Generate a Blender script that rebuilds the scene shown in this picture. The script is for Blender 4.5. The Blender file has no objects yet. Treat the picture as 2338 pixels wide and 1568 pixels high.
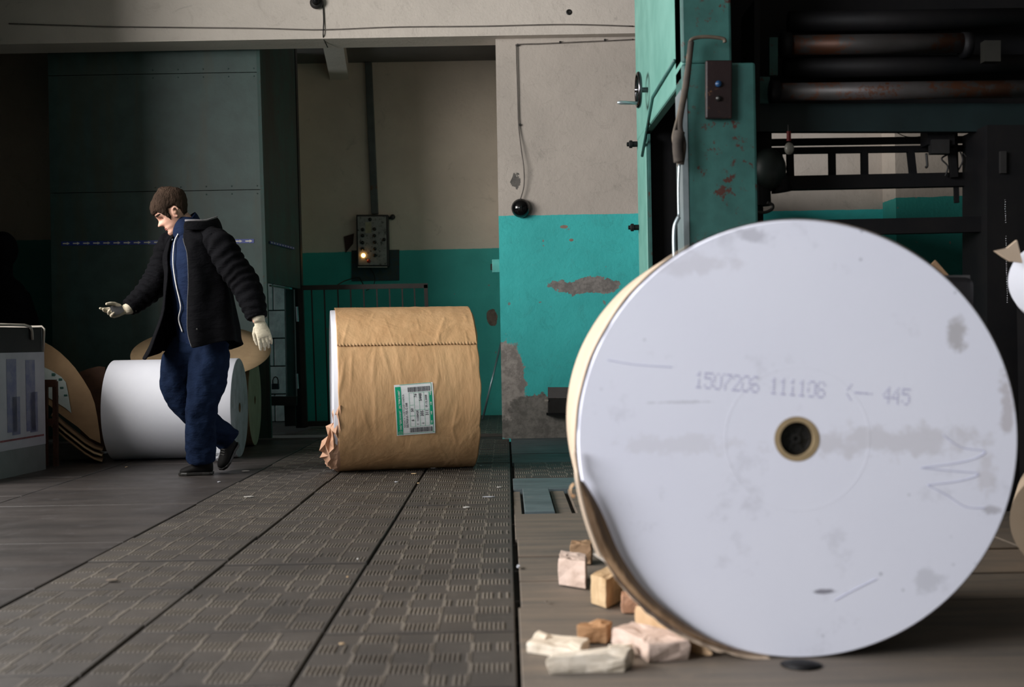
import bpy, math, random
from mathutils import Vector, Matrix, noise
random.seed(7)
PI = math.pi
V = Vector
C = bpy.context.scene.collection
sc = bpy.context.scene
# ------------------------------------------------------------------ camera frame
F = 2800.0; CX = 1156.0; CY = 778.0; H = 0.8; RO = math.radians(1.0)
cr, sr = math.cos(RO), math.sin(RO)
def P(px, py, Y):
    """world point at depth Y that the photograph shows at a pixel"""
    a = px - CX; b = CY - py
    return V(((a*cr + b*sr)*Y/F, Y, H + (-a*sr + b*cr)*Y/F))
def G(px, py, z=0.0):
    a = px - CX; b = CY - py
    v = -a*sr + b*cr
    Y = (z - H)*F/v
    return V(((a*cr + b*sr)*Y/F, Y, z))
def nz(p, s=1.0, seed=0.0):
    return noise.noise(V(p)*s + V((seed*3.1, seed*1.7, seed)))

# ------------------------------------------------------------------ mesh helpers
class M:
    def __init__(s): s.v = []; s.f = []
    def add(s, vs, fs):
        b = len(s.v); s.v += [V(v) for v in vs]; s.f += [tuple(b+i for i in f) for f in fs]; return s
    def hexa(s, p):   # 8 points: bottom ring 0-3, top ring 4-7
        return s.add(p, [(3,2,1,0),(4,5,6,7),(0,1,5,4),(1,2,6,5),(2,3,7,6),(3,0,4,7)])
    def box(s, lo, hi):
        (x0,y0,z0),(x1,y1,z1) = lo, hi
        return s.hexa([(x0,y0,z0),(x1,y0,z0),(x1,y1,z0),(x0,y1,z0),(x0,y0,z1),(x1,y0,z1),(x1,y1,z1),(x0,y1,z1)])
    def bar(s, a, b, w, h, up=(0,0,1)):
        a, b = V(a), V(b); t = (b-a).normalized(); up = V(up)
        if abs(t.dot(up)) > .98: up = V((0,1,0))
        r = t.cross(up).normalized(); u = r.cross(t).normalized()
        p = []
        for q in (a, b):
            p += [q - r*w/2 - u*h/2, q + r*w/2 - u*h/2, q + r*w/2 + u*h/2, q - r*w/2 + u*h/2]
        return s.hexa(p)
    def rings(s, R, close=True, caps=True):
        n = len(R[0]); b = len(s.v)
        for r in R: s.v += [V(q) for q in r]
        for i in range(len(R)-1):
            for j in range(n if close else n-1):
                k = (j+1) % n
                s.f.append((b+i*n+j, b+i*n+k, b+(i+1)*n+k, b+(i+1)*n+j))
        if caps and close:
            s.f.append(tuple(b+j for j in reversed(range(n))))
            s.f.append(tuple(b+(len(R)-1)*n+j for j in range(n)))
        return s
    def tube(s, pts, r, n=12, caps=True, hint=None, flat=None, mod=None):
        pts = [V(p) for p in pts]; m = len(pts)
        if not hasattr(r, '__len__'): r = [r]*m
        R = []; ref = V(hint) if hint else None
        for i, p in enumerate(pts):
            t = (pts[min(i+1, m-1)] - pts[max(i-1, 0)]).normalized()
            if ref is None: ref = V((0,0,1)) if abs(t.z) < .8 else V((0,1,0))
            sx = t.cross(ref).normalized(); sy = sx.cross(t).normalized()
            if not hint: ref = sy
            rr = r[i]; ra, rb = (rr if hasattr(rr, '__len__') else (rr, rr))
            ring = []
            for k in range(n):
                a = 2*PI*k/n
                q = 1.0 if mod is None else mod(i/(m-1), a)
                ring.append(p + sx*math.cos(a)*ra*q + sy*math.sin(a)*rb*q)
            R.append(ring)
        return s.rings(R, True, caps)
    def lathe(s, prof, n=32, o=(0,0,0), ax=(0,0,1)):
        ax = V(ax).normalized(); ux = ax.orthogonal().normalized(); uy = ax.cross(ux); o = V(o)
        R = [[o + ax*h + (ux*math.cos(2*PI*k/n) + uy*math.sin(2*PI*k/n))*max(r, 1e-5) for k in range(n)] for r, h in prof]
        return s.rings(R)
    def ball(s, c, r, n=16, m=10, M3=None):
        c = V(c); r = V(r) if hasattr(r, '__len__') else V((r, r, r)); R = []
        for i in range(m+1):
            t = PI*i/m; ring = []
            for k in range(n):
                a = 2*PI*k/n; st = max(math.sin(t), 1e-3)
                q = V((st*math.cos(a)*r.x, st*math.sin(a)*r.y, -math.cos(t)*r.z))
                ring.append(c + (M3 @ q if M3 else q))
            R.append(ring)
        return s.rings(R)
    def prism(s, pts, d):
        """closed outline swept by vector d"""
        pts = [V(p) for p in pts]; d = V(d)
        return s.rings([pts, [p + d for p in pts]])
    def build(s, name, mat, parent=None, smooth=False, mods=(), label=None):
        me = bpy.data.meshes.new(name); me.from_pydata([tuple(v) for v in s.v], [], s.f); me.update()
        import bmesh
        bm = bmesh.new(); bm.from_mesh(me); bmesh.ops.recalc_face_normals(bm, faces=bm.faces); bm.to_mesh(me); bm.free()
        o = bpy.data.objects.new(name, me); C.objects.link(o); me.materials.append(mat)
        if smooth:
            for p in me.polygons: p.use_smooth = True
        for kind, kw in mods:
            md = o.modifiers.new(kind.lower(), kind)
            for k, v in kw.items(): setattr(md, k, v)
        if parent is not None:
            o.parent = parent; o.matrix_parent_inverse = Matrix.Translation(-V(parent.location)) if parent.parent is None else parent_inv(parent)
        if label: o['label'] = label
        return o
def parent_inv(p):
    m = Matrix.Identity(4); q = p
    chain = []
    while q is not None: chain.append(q); q = q.parent
    w = Matrix.Identity(4)
    for q in reversed(chain): w = w @ q.matrix_parent_inverse @ Matrix.Translation(q.location)
    return w.inverted()
def bev(w=.004, seg=2): return ('BEVEL', dict(width=w, segments=seg, limit_method='ANGLE', angle_limit=.6))
def thing(name, label, cat, loc=(0,0,0), group=None):
    o = bpy.data.objects.new(name, None); C.objects.link(o); o.location = loc
    o.empty_display_size = .1
    o['label'] = label; o['category'] = cat
    if group: o['group'] = group
    return o
def tag(o, label, cat, group=None, kind=None):
    if label: o['label'] = label
    if cat: o['category'] = cat
    if group: o['group'] = group
    if kind: o['kind'] = kind
    return o
def struct(o): o['kind'] = 'structure'; return o

# ------------------------------------------------------------------ materials
def catm_(p, sub=5):
    q = [V(x) for x in p]; out = []
    for i in range(len(q)-1):
        p0, p1, p2, p3 = q[max(i-1,0)], q[i], q[i+1], q[min(i+2,len(q)-1)]
        for k in range(sub):
            u = k/sub; out.append(.5*((2*p1)+(p2-p0)*u+(2*p0-5*p1+4*p2-p3)*u*u+(3*p1-p0-3*p2+p3)*u**3))
    out.append(q[-1]); return out
class NT:
    def __init__(s, name):
        s.m = bpy.data.materials.new(name); s.m.use_nodes = True
        s.t = s.m.node_tree; s.n = s.t.nodes; s.l = s.t.links
        s.b = s.n['Principled BSDF']; s.tc = s.n.new('ShaderNodeNewGeometry'); s.ob = s.n.new('ShaderNodeTexCoord')
        s.pos = s.tc.outputs['Position']
    def inp(s, node, i, v):
        if v is None: return
        if hasattr(v, 'is_linked') or hasattr(v, 'links'): s.l.new(v, node.inputs[i])
        else:
            try: node.inputs[i].default_value = v
            except Exception: node.inputs[i].default_value = tuple(v) + (1,)
    def math(s, op, a, b=None, c=None, clamp=False):
        n = s.n.new('ShaderNodeMath'); n.operation = op; n.use_clamp = clamp
        s.inp(n, 0, a); s.inp(n, 1, b); s.inp(n, 2, c); return n.outputs[0]
    def sep(s, v=None):
        n = s.n.new('ShaderNodeSeparateXYZ'); s.l.new(v or s.pos, n.inputs[0]); return n.outputs
    def mapping(s, scale=(1,1,1), rot=(0,0,0), loc=(0,0,0), v=None):
        n = s.n.new('ShaderNodeMapping'); s.l.new(v or s.pos, n.inputs[0])
        n.inputs['Scale'].default_value = scale; n.inputs['Rotation'].default_value = rot; n.inputs['Location'].default_value = loc
        return n.outputs[0]
    def noise(s, sc=5, det=4, rough=.5, v=None, dist=0):
        n = s.n.new('ShaderNodeTexNoise'); s.l.new(v or s.pos, n.inputs['Vector'])
        n.inputs['Scale'].default_value = sc; n.inputs['Detail'].default_value = det
        n.inputs['Roughness'].default_value = rough; n.inputs['Distortion'].default_value = dist
        return n.outputs['Fac']
    def voro(s, sc=5, v=None, feat='F1'):
        n = s.n.new('ShaderNodeTexVoronoi'); n.feature = feat; s.l.new(v or s.pos, n.inputs['Vector'])
        n.inputs['Scale'].default_value = sc; return n.outputs['Distance']
    def ramp(s, f, stops):
        n = s.n.new('ShaderNodeValToRGB'); s.l.new(f, n.inputs[0]); e = n.color_ramp.elements
        while len(e) < len(stops): e.new(.5)
        for i, (p, c) in enumerate(stops):
            e[i].position = p; e[i].color = (c, c, c, 1) if not hasattr(c, '__len__') else tuple(c) + (1,)
        return n.outputs[0]
    def mix(s, f, a, b, bt='MIX'):
        n = s.n.new('ShaderNodeMix'); n.data_type = 'RGBA'; n.blend_type = bt
        s.inp(n, 0, f); s.inp(n, 6, a); s.inp(n, 7, b); return n.outputs[2]
    def ell(s, cx, cz, rx, rz, nf, amt=1.2, ax='X', az='Z', soft=.07):
        """noisy edged elliptical patch mask in world coordinates"""
        q = s.sep(); x = s.math('DIVIDE', s.math('SUBTRACT', q[ax], cx), rx); z = s.math('DIVIDE', s.math('SUBTRACT', q[az], cz), rz)
        d = s.math('SQRT', s.math('ADD', s.math('MULTIPLY', x, x), s.math('MULTIPLY', z, z)))
        d = s.math('ADD', d, s.math('MULTIPLY', s.math('SUBTRACT', nf, .5), amt))
        return s.ramp(d, [(1.0-soft, 1.0), (1.0, 0.0)])
    def bump(s, h, strength=.3, dist=.01):
        n = s.n.new('ShaderNodeBump'); n.inputs['Strength'].default_value = strength; n.inputs['Distance'].default_value = dist
        s.l.new(h, n.inputs['Height'])
        old = s.b.inputs['Normal'].links
        if old: s.l.new(old[0].from_socket, n.inputs['Normal'])
        s.l.new(n.outputs[0], s.b.inputs['Normal']); return n
    def fin(s, col=None, rough=.6, metal=0, spec=None):
        if col is not None: s.inp(s.b, 'Base Color', col)
        s.inp(s.b, 'Roughness', rough); s.inp(s.b, 'Metallic', metal)
        if spec is not None: s.b.inputs['Specular IOR Level'].default_value = spec
        return s.m
def simple(name, c1, c2=None, sc=8, rough=.6, metal=0, bump=.1, bsc=60, spec=None, bdist=.004):
    t = NT(name); c2 = c2 or tuple(x*.6 for x in c1)
    f = t.ramp(t.noise(sc, 5, .6), [(.35, 0.0), (.68, 1.0)])
    col = t.mix(f, c1 + (1,), c2 + (1,))
    if bump: t.bump(t.noise(bsc, 3, .6), bump, bdist)
    return t.fin(col, rough, metal, spec)

def wall_mat(name, zline, upper, lower, patches=(), slope=0.0, scratch=True, plaster=(.23,.20,.185), y_axis='X'):
    t = NT(name); q = t.sep()
    big = t.noise(1.3, 5, .6); mid = t.noise(9, 6, .65); fine = t.noise(70, 3, .6)
    up = t.mix(t.ramp(big, [(.35, 0.0), (.65, 1.0)]), upper + (1,), tuple(x*.86 for x in upper) + (1,))
    st = t.ramp(t.noise(3.2, 7, .75, dist=1.5), [(.60, 0.0), (.70, 1.0)])
    up = t.mix(t.math('MULTIPLY', st, .35), up, tuple(x*.45 for x in upper) + (1,))
    lo = t.mix(t.ramp(big, [(.35, 0.0), (.65, 1.0)]), lower + (1,), tuple(x*.78 for x in lower) + (1,))
    spk = t.ramp(t.noise(14, 2, .5), [(.74, 0.0), (.76, 1.0)])
    lo = t.mix(t.math('MULTIPLY', spk, .8), lo, plaster + (1,))
    z = t.math('SUBTRACT', q['Z'], t.math('ADD', zline, t.math('MULTIPLY', q[y_axis], slope)))
    z = t.math('ADD', z, t.math('MULTIPLY', t.math('SUBTRACT', mid, .5), .015))
    m = t.math('GREATER_THAN', z, 0.0)
    col = t.mix(m, lo, up)
    pn = t.noise(6, 6, .7)
    for (cx, cz, rx, rz, c, amt) in patches:
        e = t.ell(cx, cz, rx, rz, pn, amt)
        pc = t.mix(t.ramp(t.noise(16, 5, .7), [(.42, 0.0), (.6, 1.0)]), c + (1,), tuple(x*.62 for x in c) + (1,))
        col = t.mix(e, col, pc)
    t.bump(t.noise(45, 4, .6), .35, .006); t.bump(t.noise(5, 5, .6), .5, .012)
    if scratch: t.bump(t.ramp(t.noise(4, 8, .8, dist=2.0), [(.57, 0.0), (.60, 1.0), (.64, 0.0)]), .35, .004)
    return t.fin(col, .62, 0, .35)

TEAL = (.06, .58, .57); BEIGE = (.47, .415, .36)
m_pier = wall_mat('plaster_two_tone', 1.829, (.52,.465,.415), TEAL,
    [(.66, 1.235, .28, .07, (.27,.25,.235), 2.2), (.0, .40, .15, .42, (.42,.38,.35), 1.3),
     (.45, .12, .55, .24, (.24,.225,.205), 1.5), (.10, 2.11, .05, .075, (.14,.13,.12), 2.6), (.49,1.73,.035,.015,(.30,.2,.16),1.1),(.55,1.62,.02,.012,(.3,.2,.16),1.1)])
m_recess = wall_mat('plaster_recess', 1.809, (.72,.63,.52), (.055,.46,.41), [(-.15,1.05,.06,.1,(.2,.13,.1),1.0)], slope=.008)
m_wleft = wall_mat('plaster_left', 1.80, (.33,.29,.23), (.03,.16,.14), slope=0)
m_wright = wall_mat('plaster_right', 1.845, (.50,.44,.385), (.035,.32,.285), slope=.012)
m_beam = wall_mat('plaster_beam', -5, (.66,.60,.54), (.5,.5,.5))
m_plain = wall_mat('plaster_dull', 1.8, (.10,.09,.08), (.02,.07,.06))
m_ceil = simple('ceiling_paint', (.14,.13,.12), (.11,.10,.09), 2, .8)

def steel(name, c, c2=None, rough=.45, metal=.6, rust=(.10,.045,.02), ramt=.6, sc=5, streak=None):
    t = NT(name); c2 = c2 or tuple(x*.7 for x in c)
    col = t.mix(t.ramp(t.noise(sc, 5, .6), [(.35, 0.0), (.65, 1.0)]), c + (1,), c2 + (1,))
    r = t.ramp(t.noise(sc*2.2, 6, .75), [(ramt, 0.0), (ramt+.05, 1.0)])
    col = t.mix(r, col, rust + (1,)); t.bump(t.noise(35, 4, .6), .2, .003)
    if streak:
        sn = t.ramp(t.noise(1.6, 5, .6, v=t.mapping(scale=(2.2, 2.2, .35))), [(.48, 0.0), (.66, 1.0)]); col = t.mix(t.math('MULTIPLY', sn, .7), col, streak + (1,))
    return t.fin(col, rough, metal)
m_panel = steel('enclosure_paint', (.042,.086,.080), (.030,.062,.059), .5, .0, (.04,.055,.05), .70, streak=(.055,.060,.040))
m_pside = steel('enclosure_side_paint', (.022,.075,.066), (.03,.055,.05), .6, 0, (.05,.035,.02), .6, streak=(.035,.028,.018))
m_press = steel('press_paint_lit', (.135,.315,.27), (.10,.26,.22), .5, .0, (.10,.06,.045), .70)  # teal of the window-lit side, with that light put into the colour
m_press_shade = steel('press_paint_shade', (.032,.118,.104), (.022,.080,.071), .5, .0, (.06,.02,.014), .58, 7)  # same teal darkened in colour for faces turned from the window
m_black = simple('black_greasy_steel', (.004,.004,.005), (.008,.007,.007), 6, .62, .0, .2, 40, .25)
m_roller = steel('worn_roller', (.09,.08,.08), (.05,.045,.042), .5, .4, (.08,.03,.014), .50, 2.6)
m_dsteel = steel('dark_steel', (.045,.043,.042), (.03,.028,.027), .5, .5, (.05,.025,.015), .62)
m_chrome = simple('chrome', (.75,.75,.77), (.6,.6,.62), 5, .15, 1.0, 0)
m_bright = steel('bright_steel', (.45,.52,.55), (.3,.36,.38), .35, .7, (.1,.08,.06), .66)
m_paint_lt = simple('pale_paint_metal', (.42,.38,.33), (.3,.27,.24), 10, .5, .1)
m_cable = simple('black_cable', (.012,.011,.010), (.02,.018,.016), 10, .6, 0, 0)
m_cablew = simple('painted_cable', (.16,.14,.125), (.10,.09,.08), 14, .6, 0, 0)
m_bakelite = simple('black_bakelite', (.004,.004,.005), (.006,.006,.006), 10, .08, 0, 0)
def emis(name, c, s):
    t = NT(name); t.b.inputs['Emission Color'].default_value = c + (1,); t.b.inputs['Emission Strength'].default_value = s
    return t.fin(c + (1,), .4)
# paper
def paper_end():
    t = NT('paper_roll_end'); q = t.sep()
    col = (.80,.81,.90, 1)
    col = t.mix(t.ramp(t.noise(1.6, 4, .5), [(.3, 0.0), (.7, 1.0)]), col, (.75,.76,.86, 1))
    dirt = t.ramp(t.noise(4.2, 7, .72), [(.60, 0.0), (.70, 1.0)])
    col = t.mix(t.math('MULTIPLY', dirt, .22), col, (.26,.25,.27, 1))
    spots = t.ramp(t.voro(17), [(.035, 1.0), (.10, 0.0)]); gate = t.ramp(t.noise(2.2, 3, .5, v=t.mapping(loc=(3,0,1))), [(.5, 0.0), (.58, 1.0)])
    col = t.mix(t.math('MULTIPLY', t.math('MULTIPLY', spots, gate), .55), col, (.16,.17,.2, 1))
    # dusty rubbed band right of the core, and grazes near the rim
    nf = t.noise(22, 6, .7)
    for cx, cz, rx, rz, a, c in ((.95,.535,.28,.045,.32,(.40,.36,.34)),(.42,.535,.16,.03,.18,(.42,.38,.36)),(1.115,.80,.028,.05,.55,(.26,.23,.2)),
                                 (1.235,.60,.02,.09,.5,(.36,.31,.3)),(1.18,.45,.03,.06,.3,(.45,.4,.38)),(.44,.98,.14,.03,.22,(.4,.36,.36)),(1.04,.19,.05,.035,.3,(.3,.3,.32)),(.62,1.05,.05,.02,.4,(.25,.24,.27)),
                                 (.78,.165,.045,.006,.8,(.15,.14,.17)),(.43,.64,.10,.004,.4,(.35,.35,.37)),(1.19,.36,.03,.012,.5,(.25,.23,.24))):
        e = t.ell(cx, cz, rx, rz, nf, 3.2, soft=.5); col = t.mix(t.math('MULTIPLY', e, a), col, c + (1,))
    # winding rings round the core
    x = t.math('SUBTRACT', q['X'], .717); z = t.math('SUBTRACT', q['Z'], .544)
    r = t.math('SQRT', t.math('ADD', t.math('MULTIPLY', x, x), t.math('MULTIPLY', z, z)))
    wave = t.math('SINE', t.math('MULTIPLY', r, 900.0)); t.bump(wave, .05, .001)
    rg = t.ramp(t.math('ABSOLUTE', t.math('SUBTRACT', r, .178)), [(.0012, 1.0), (.004, 0.0)])
    t.bump(rg, .12, .002); col = t.mix(t.math('MULTIPLY', rg, .06), col, (.5,.5,.56, 1))
    t.bump(t.noise(60, 3, .6), .08, .002)
    return t.fin(col, .75, 0, .25)
m_rollend = paper_end()
m_paper = simple('white_paper', (.76,.77,.84), (.71,.72,.80), 3, .7, 0, .12, 20)
m_paperend = simple('grey_white_paper_end', (.55,.57,.62), (.36,.37,.40), 9, .8, 0, .2, 50)
m_creamend = simple('cream_paper_end', (.40,.38,.26), (.32,.30,.2), 9, .8, 0, .2, 50)
def kraft(name, c, c2, wr=1.0, streak=(1, 1, .35)):
    t = NT(name)
    col = t.mix(t.ramp(t.noise(6, 6, .65, v=t.mapping(scale=streak)), [(.35, 0.0), (.65, 1.0)]), c + (1,), c2 + (1,))
    v = t.mapping(scale=(1, 1, .45)); n1 = t.noise(5, 3, .5, v=v, dist=1.2)
    t.bump(n1, .6*wr, .02)
    n2 = t.noise(26, 4, .6, v=t.mapping(scale=(1.5, 1.5, .4), rot=(0, .3, 0))); t.bump(n2, .3*wr, .01); t.bump(t.noise(80, 3, .6), .1, .002)
    return t.fin(col, .55, 0, .35)
m_kraft = kraft('kraft_paper', (.64,.395,.205), (.54,.315,.155), .8)
m_kraftin = simple('kraft_inside', (.50,.33,.19), (.38,.235,.12), 10, .75, 0, .3, 30)
m_kraftlt = simple('pale_kraft', (.60,.47,.35), (.54,.41,.30), 6, .6, 0, .1, 30)
m_card = simple('cardboard', (.47,.33,.19), (.41,.28,.16), 12, .8, 0, .25, 70)
m_carddk = simple('cardboard_brown', (.26,.16,.085), (.20,.12,.06), 9, .8, 0, .25, 50)
m_corecard = simple('core_cardboard', (.33,.24,.13), (.26,.19,.10), 20, .8, 0, .2, 60)
def woodm(name, c, c2, sc=(3, 3, 20), rough=.75):
    t = NT(name); f = t.noise(4, 6, .65, v=t.mapping(scale=sc), dist=.8)
    col = t.mix(t.ramp(f, [(.35, 0.0), (.65, 1.0)]), c + (1,), c2 + (1,)); t.bump(f, .5, .006); t.bump(t.noise(50, 4, .6), .35, .004)
    return t.fin(col, rough, 0, .25)
m_blockpink = woodm('pale_pink_brick', (.60,.47,.40), (.44,.33,.27), (3,3,3))
m_blockwhite = woodm('limed_brick', (.74,.66,.55), (.50,.42,.32), (3,3,3))
m_blocktan = woodm('tan_wood', (.56,.41,.25), (.38,.25,.13), (3,3,1))
m_blockbrown = woodm('brown_wood', (.33,.21,.12), (.22,.13,.07), (3,3,3))
m_blockorange = woodm('orange_brick', (.42,.25,.13), (.32,.17,.08), (3,3,3))
m_blockred = woodm('red_wood', (.56,.33,.22), (.42,.22,.13), (3,3,3))
m_oldred = woodm('old_red_wood', (.10,.045,.03), (.05,.025,.018), (3,3,1))

# floors
def floor_mat(name, c, c2, rough=.45, patt=(1,1,1), dust=(.15,.13,.11), spec=.5):
    t = NT(name)
    col = t.mix(t.ramp(t.noise(2.2, 6, .65, v=t.mapping(scale=patt)), [(.36, 0.0), (.64, 1.0)]), c + (1,), c2 + (1,))
    d = t.ramp(t.noise(7, 7, .75), [(.56, 0.0), (.72, 1.0)]); col = t.mix(t.math('MULTIPLY', d, .55), col, dust + (1,))
    r = t.math('ADD', rough-.1, t.math('MULTIPLY', t.noise(5, 4, .6), .3))
    t.bump(t.noise(60, 4, .6), .3, .003); t.bump(t.noise(4, 3, .5), .25, .006)
    return t.fin(col, r, 0, spec)
m_flbase = floor_mat('floor_joint_dirt', (.012,.010,.009), (.02,.017,.015), .9)
m_rib = floor_mat('cast_iron_floor_plate', (.056,.047,.040), (.034,.029,.026), .55, dust=(.095,.082,.07))
m_smooth = floor_mat('smooth_steel_floor_plate', (.050,.042,.039), (.027,.023,.022), .45, (.5,2.5,1), dust=(.10,.095,.10))
m_plank = floor_mat('wooden_floor_board', (.165,.132,.102), (.105,.092,.078), .65, (.6,6,1), dust=(.19,.15,.115), spec=.3)
m_bluepl = floor_mat('blue_grey_steel_plate', (.10,.135,.145), (.06,.08,.088), .5, (1,4,1), dust=(.17,.17,.16))
m_conc = floor_mat('worn_concrete_sill', (.24,.23,.22), (.13,.12,.12), .7, (.4,5,1))

# ------------------------------------------------------------------ room
def sbox(name, lo, hi, mat): return struct(M().box(lo, hi).build(name, mat))
YW = 10.09
sbox('floor', (-5.1, -3.2, -.25), (6.1, 14, -.03), m_flbase)
# raised plates of the floor
def plate(m, x0, x1, y0, y1, zt=0.0, g=.005):
    x0 += g; x1 -= g; y0 += g; y1 -= g; b = .0025
    m.add([(x0,y0,-.029),(x1,y0,-.029),(x1,y1,-.029),(x0,y1,-.029),(x0,y0,zt-b),(x1,y0,zt-b),(x1,y1,zt-b),(x0,y1,zt-b),
           (x0+b,y0+b,zt),(x1-b,y0+b,zt),(x1-b,y1-b,zt),(x0+b,y1-b,zt)],
          [(0,1,5,4),(1,2,6,5),(2,3,7,6),(3,0,4,7),(4,5,9,8),(5,6,10,9),(6,7,11,10),(7,4,8,11),(8,9,10,11)])
def ribs(m, x0, y0, w, l, zt, h, par=0):
    nx = 5; cw = w/nx; ny = max(1, round(l/cw)); cl = l/ny
    for i in range(nx):
        for j in range(ny):
            if (i + j + par) % 2: continue
            a = x0 + i*cw; b = y0 + j*cl
            for k in range(8):
                xx = a + cw*(k+.5)/8; w2 = cw*.022
                if random.random() < .06: continue
                ya, yb = b + cl*.1, b + cl*.9
                m.add([(xx-w2*1.6,ya,zt),(xx+w2*1.6,ya,zt),(xx+w2*1.6,yb,zt),(xx-w2*1.6,yb,zt),(xx-w2,ya+.004,zt+h),(xx+w2,ya+.004,zt+h),(xx+w2,yb-.004,zt+h),(xx-w2,yb-.004,zt+h)],
                      [(4,5,6,7),(0,1,5,4),(1,2,6,5),(2,3,7,6),(3,0,4,7)])
            # raised bead between the cells
        if i: m.add([(x0+i*cw-.003,y0+.02,zt+.0015),(x0+i*cw+.003,y0+.02,zt+.0015),(x0+i*cw+.003,y0+l-.02,zt+.0015),(x0+i*cw-.003,y0+l-.02,zt+.0015)], [(0,1,2,3)])
W = .53; XC = [-1.588, -1.052, -.52, .016]
mr = M(); mrb = M()
YS = [1.2, 1.75, 2.28, 2.83, 3.37, 3.91, 4.42, 4.98, 5.54, 6.03, 6.52, 7.0, 7.52, 8.05, 8.58, 9.1, 9.6, 10.05]
for c in range(3):
    off = (.17, .06, 0)[c]
    for r in range(len(YS)-1):
        z = random.uniform(-.004, .002)
        y0, y1 = YS[r]+off*1, YS[r+1]+off*1
        plate(mr, XC[c], XC[c+1], y0, y1, z, .006 if c else .005)
        ribs(mrb, XC[c]+.012, y0+.012, W-.026, y1-y0-.024, z, (.0016, .0022, .0034)[c], r)
struct(mr.build('floor', m_rib))
# ribbed plates right of the strip, past the boards, and inside the recess
m_ribtop = floor_mat('rubbed_rib_steel', (.165,.143,.118), (.085,.073,.062), .5, dust=(.17,.15,.12))
struct(mrb.build('floor', m_ribtop)); mrb = M()
mr = M()
for i in range(6):
    for j in range(2):
        x0 = .03 + i*.53; y0 = 7.16 + j*.45
        plate(mr, x0, x0+.53, y0, y0+.45, -.002); ribs(mrb, x0+.01, y0+.01, .51, .43, -.002, .003, i)
for i in range(5):
    for j in range(6):
        x0 = -1.9 + i*.53; y0 = 10.65 + j*.44
        plate(mr, x0, x0+.53, y0, y0+.44, -.002); ribs(mrb, x0+.01, y0+.01, .51, .42, -.002, .003, i)
struct(mr.build('floor', m_rib)); struct(mrb.build('floor', m_ribtop))
# smooth plates on the left
ms = M()
for i, x1 in enumerate((-1.588, -2.66, -3.73)):
    y = 1.0 + (.0, .45, .2)[i]
    while y < 11.2:
        l = (1.05, .95, 1.2)[int(y*7) % 3]
        if y + l > 9.0 and i == 0 and y < 9: l = 9.9 - y
        plate(ms, x1-1.07, x1, y, min(y+l, 11.2), random.uniform(-.0012, .0008), .005); y += l
for k in range(2): plate(ms, XC[0]-3.2, XC[0], 1-1.2*(k+1), 1-1.2*k, 0, .004)
plate(ms, -4.9, .016, -3.2, -1.4); plate(ms, XC[0], .016, -1.4, 1.2)
struct(ms.build('floor', m_smooth))
# boards on the right
mb = M(); ys = [-3.2, 1.2, 2.2, 2.75, 3.20, 3.69, 4.10, 4.55, 4.95, 5.30, 5.66]
for a, b in zip(ys, ys[1:]):
    g = .012 if b in (4.10,) or a in (4.10, 4.55) else .004
    if a > 2: plate(mb, .019, 1.9, a, b, random.uniform(-.004, .002), g); plate(mb, 1.9, 6.0, a, b, -.003, g)
    else: plate(mb, .019, 6.0, a, b, 0, g)
struct(mb.build('floor', m_plank))
mb = M()
plate(mb, .019, .70, 6.62, 7.14, -.001); plate(mb, .07, .215, 5.70, 6.60, .006, .003); plate(mb, .019, 6.0, 8.08, 8.7, -.004); plate(mb, .019, .55, 8.72, 9.4, -.003); plate(mb, .57, 6, 8.72, 9.4, -.003)
plate(mb, .019, 6, 9.42, 10.2, -.004)
struct(mb.build('floor', m_bluepl))
mb = M(); plate(mb, .215, .30, 5.70, 6.60, -.012); plate(mb, .019, .065, 5.70, 6.60, -.012); plate(mb, .31, 6, 5.68, 6.60, -.002); plate(mb, .72, 6, 6.62, 7.14, -.002)
struct(mb.build('floor', m_plank))
struct(M().box((-4.9, 10.36, -.028), (-.9, 10.66, .012)).build('floor', m_conc))
# walls
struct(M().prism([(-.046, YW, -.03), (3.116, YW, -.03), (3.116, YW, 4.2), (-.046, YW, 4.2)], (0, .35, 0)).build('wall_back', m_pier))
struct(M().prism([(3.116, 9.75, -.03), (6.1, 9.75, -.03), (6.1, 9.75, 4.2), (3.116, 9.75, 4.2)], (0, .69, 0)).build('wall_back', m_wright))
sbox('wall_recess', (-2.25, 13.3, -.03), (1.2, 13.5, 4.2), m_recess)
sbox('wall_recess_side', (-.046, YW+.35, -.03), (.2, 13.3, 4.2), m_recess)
mbk = M(); y = -.03; row = 0            # whitewashed block wall seen under the enclosure
while y < 4.0:
    h = .30; x = -4.9 - (.3 if row % 2 else 0)
    while x < -2.25:
        mbk.box((max(x, -4.9)+.006, 13.18+random.uniform(0, .008), y+.006), (min(x+.6, -2.25)-.004, 13.3, y+h-.006)); x += .6
    y += h; row += 1
struct(mbk.build('wall_block', simple('whitewashed_block', (.42,.42,.41), (.26,.26,.26), 7, .8, 0, .8, 25), mods=[bev(.006)]))
sbox('wall_block', (-4.9, 13.27, -.03), (-2.25, 13.5, 4.2), m_plain)
sbox('wall_recess_side', (-2.30, 12.8, -.03), (-2.22, 13.3, 4.2), m_recess)  # wall stub added to shield the recess from the rear window's light
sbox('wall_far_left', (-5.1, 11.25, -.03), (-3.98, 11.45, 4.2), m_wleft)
sbox('wall_lintel', (-4.9, 9.98, 3.284), (6.1, 10.30, 4.2), m_beam)
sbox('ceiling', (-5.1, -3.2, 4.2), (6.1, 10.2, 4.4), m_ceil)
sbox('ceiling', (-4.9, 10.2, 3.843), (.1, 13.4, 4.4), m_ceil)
mm = M(); zb = 3.66
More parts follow.
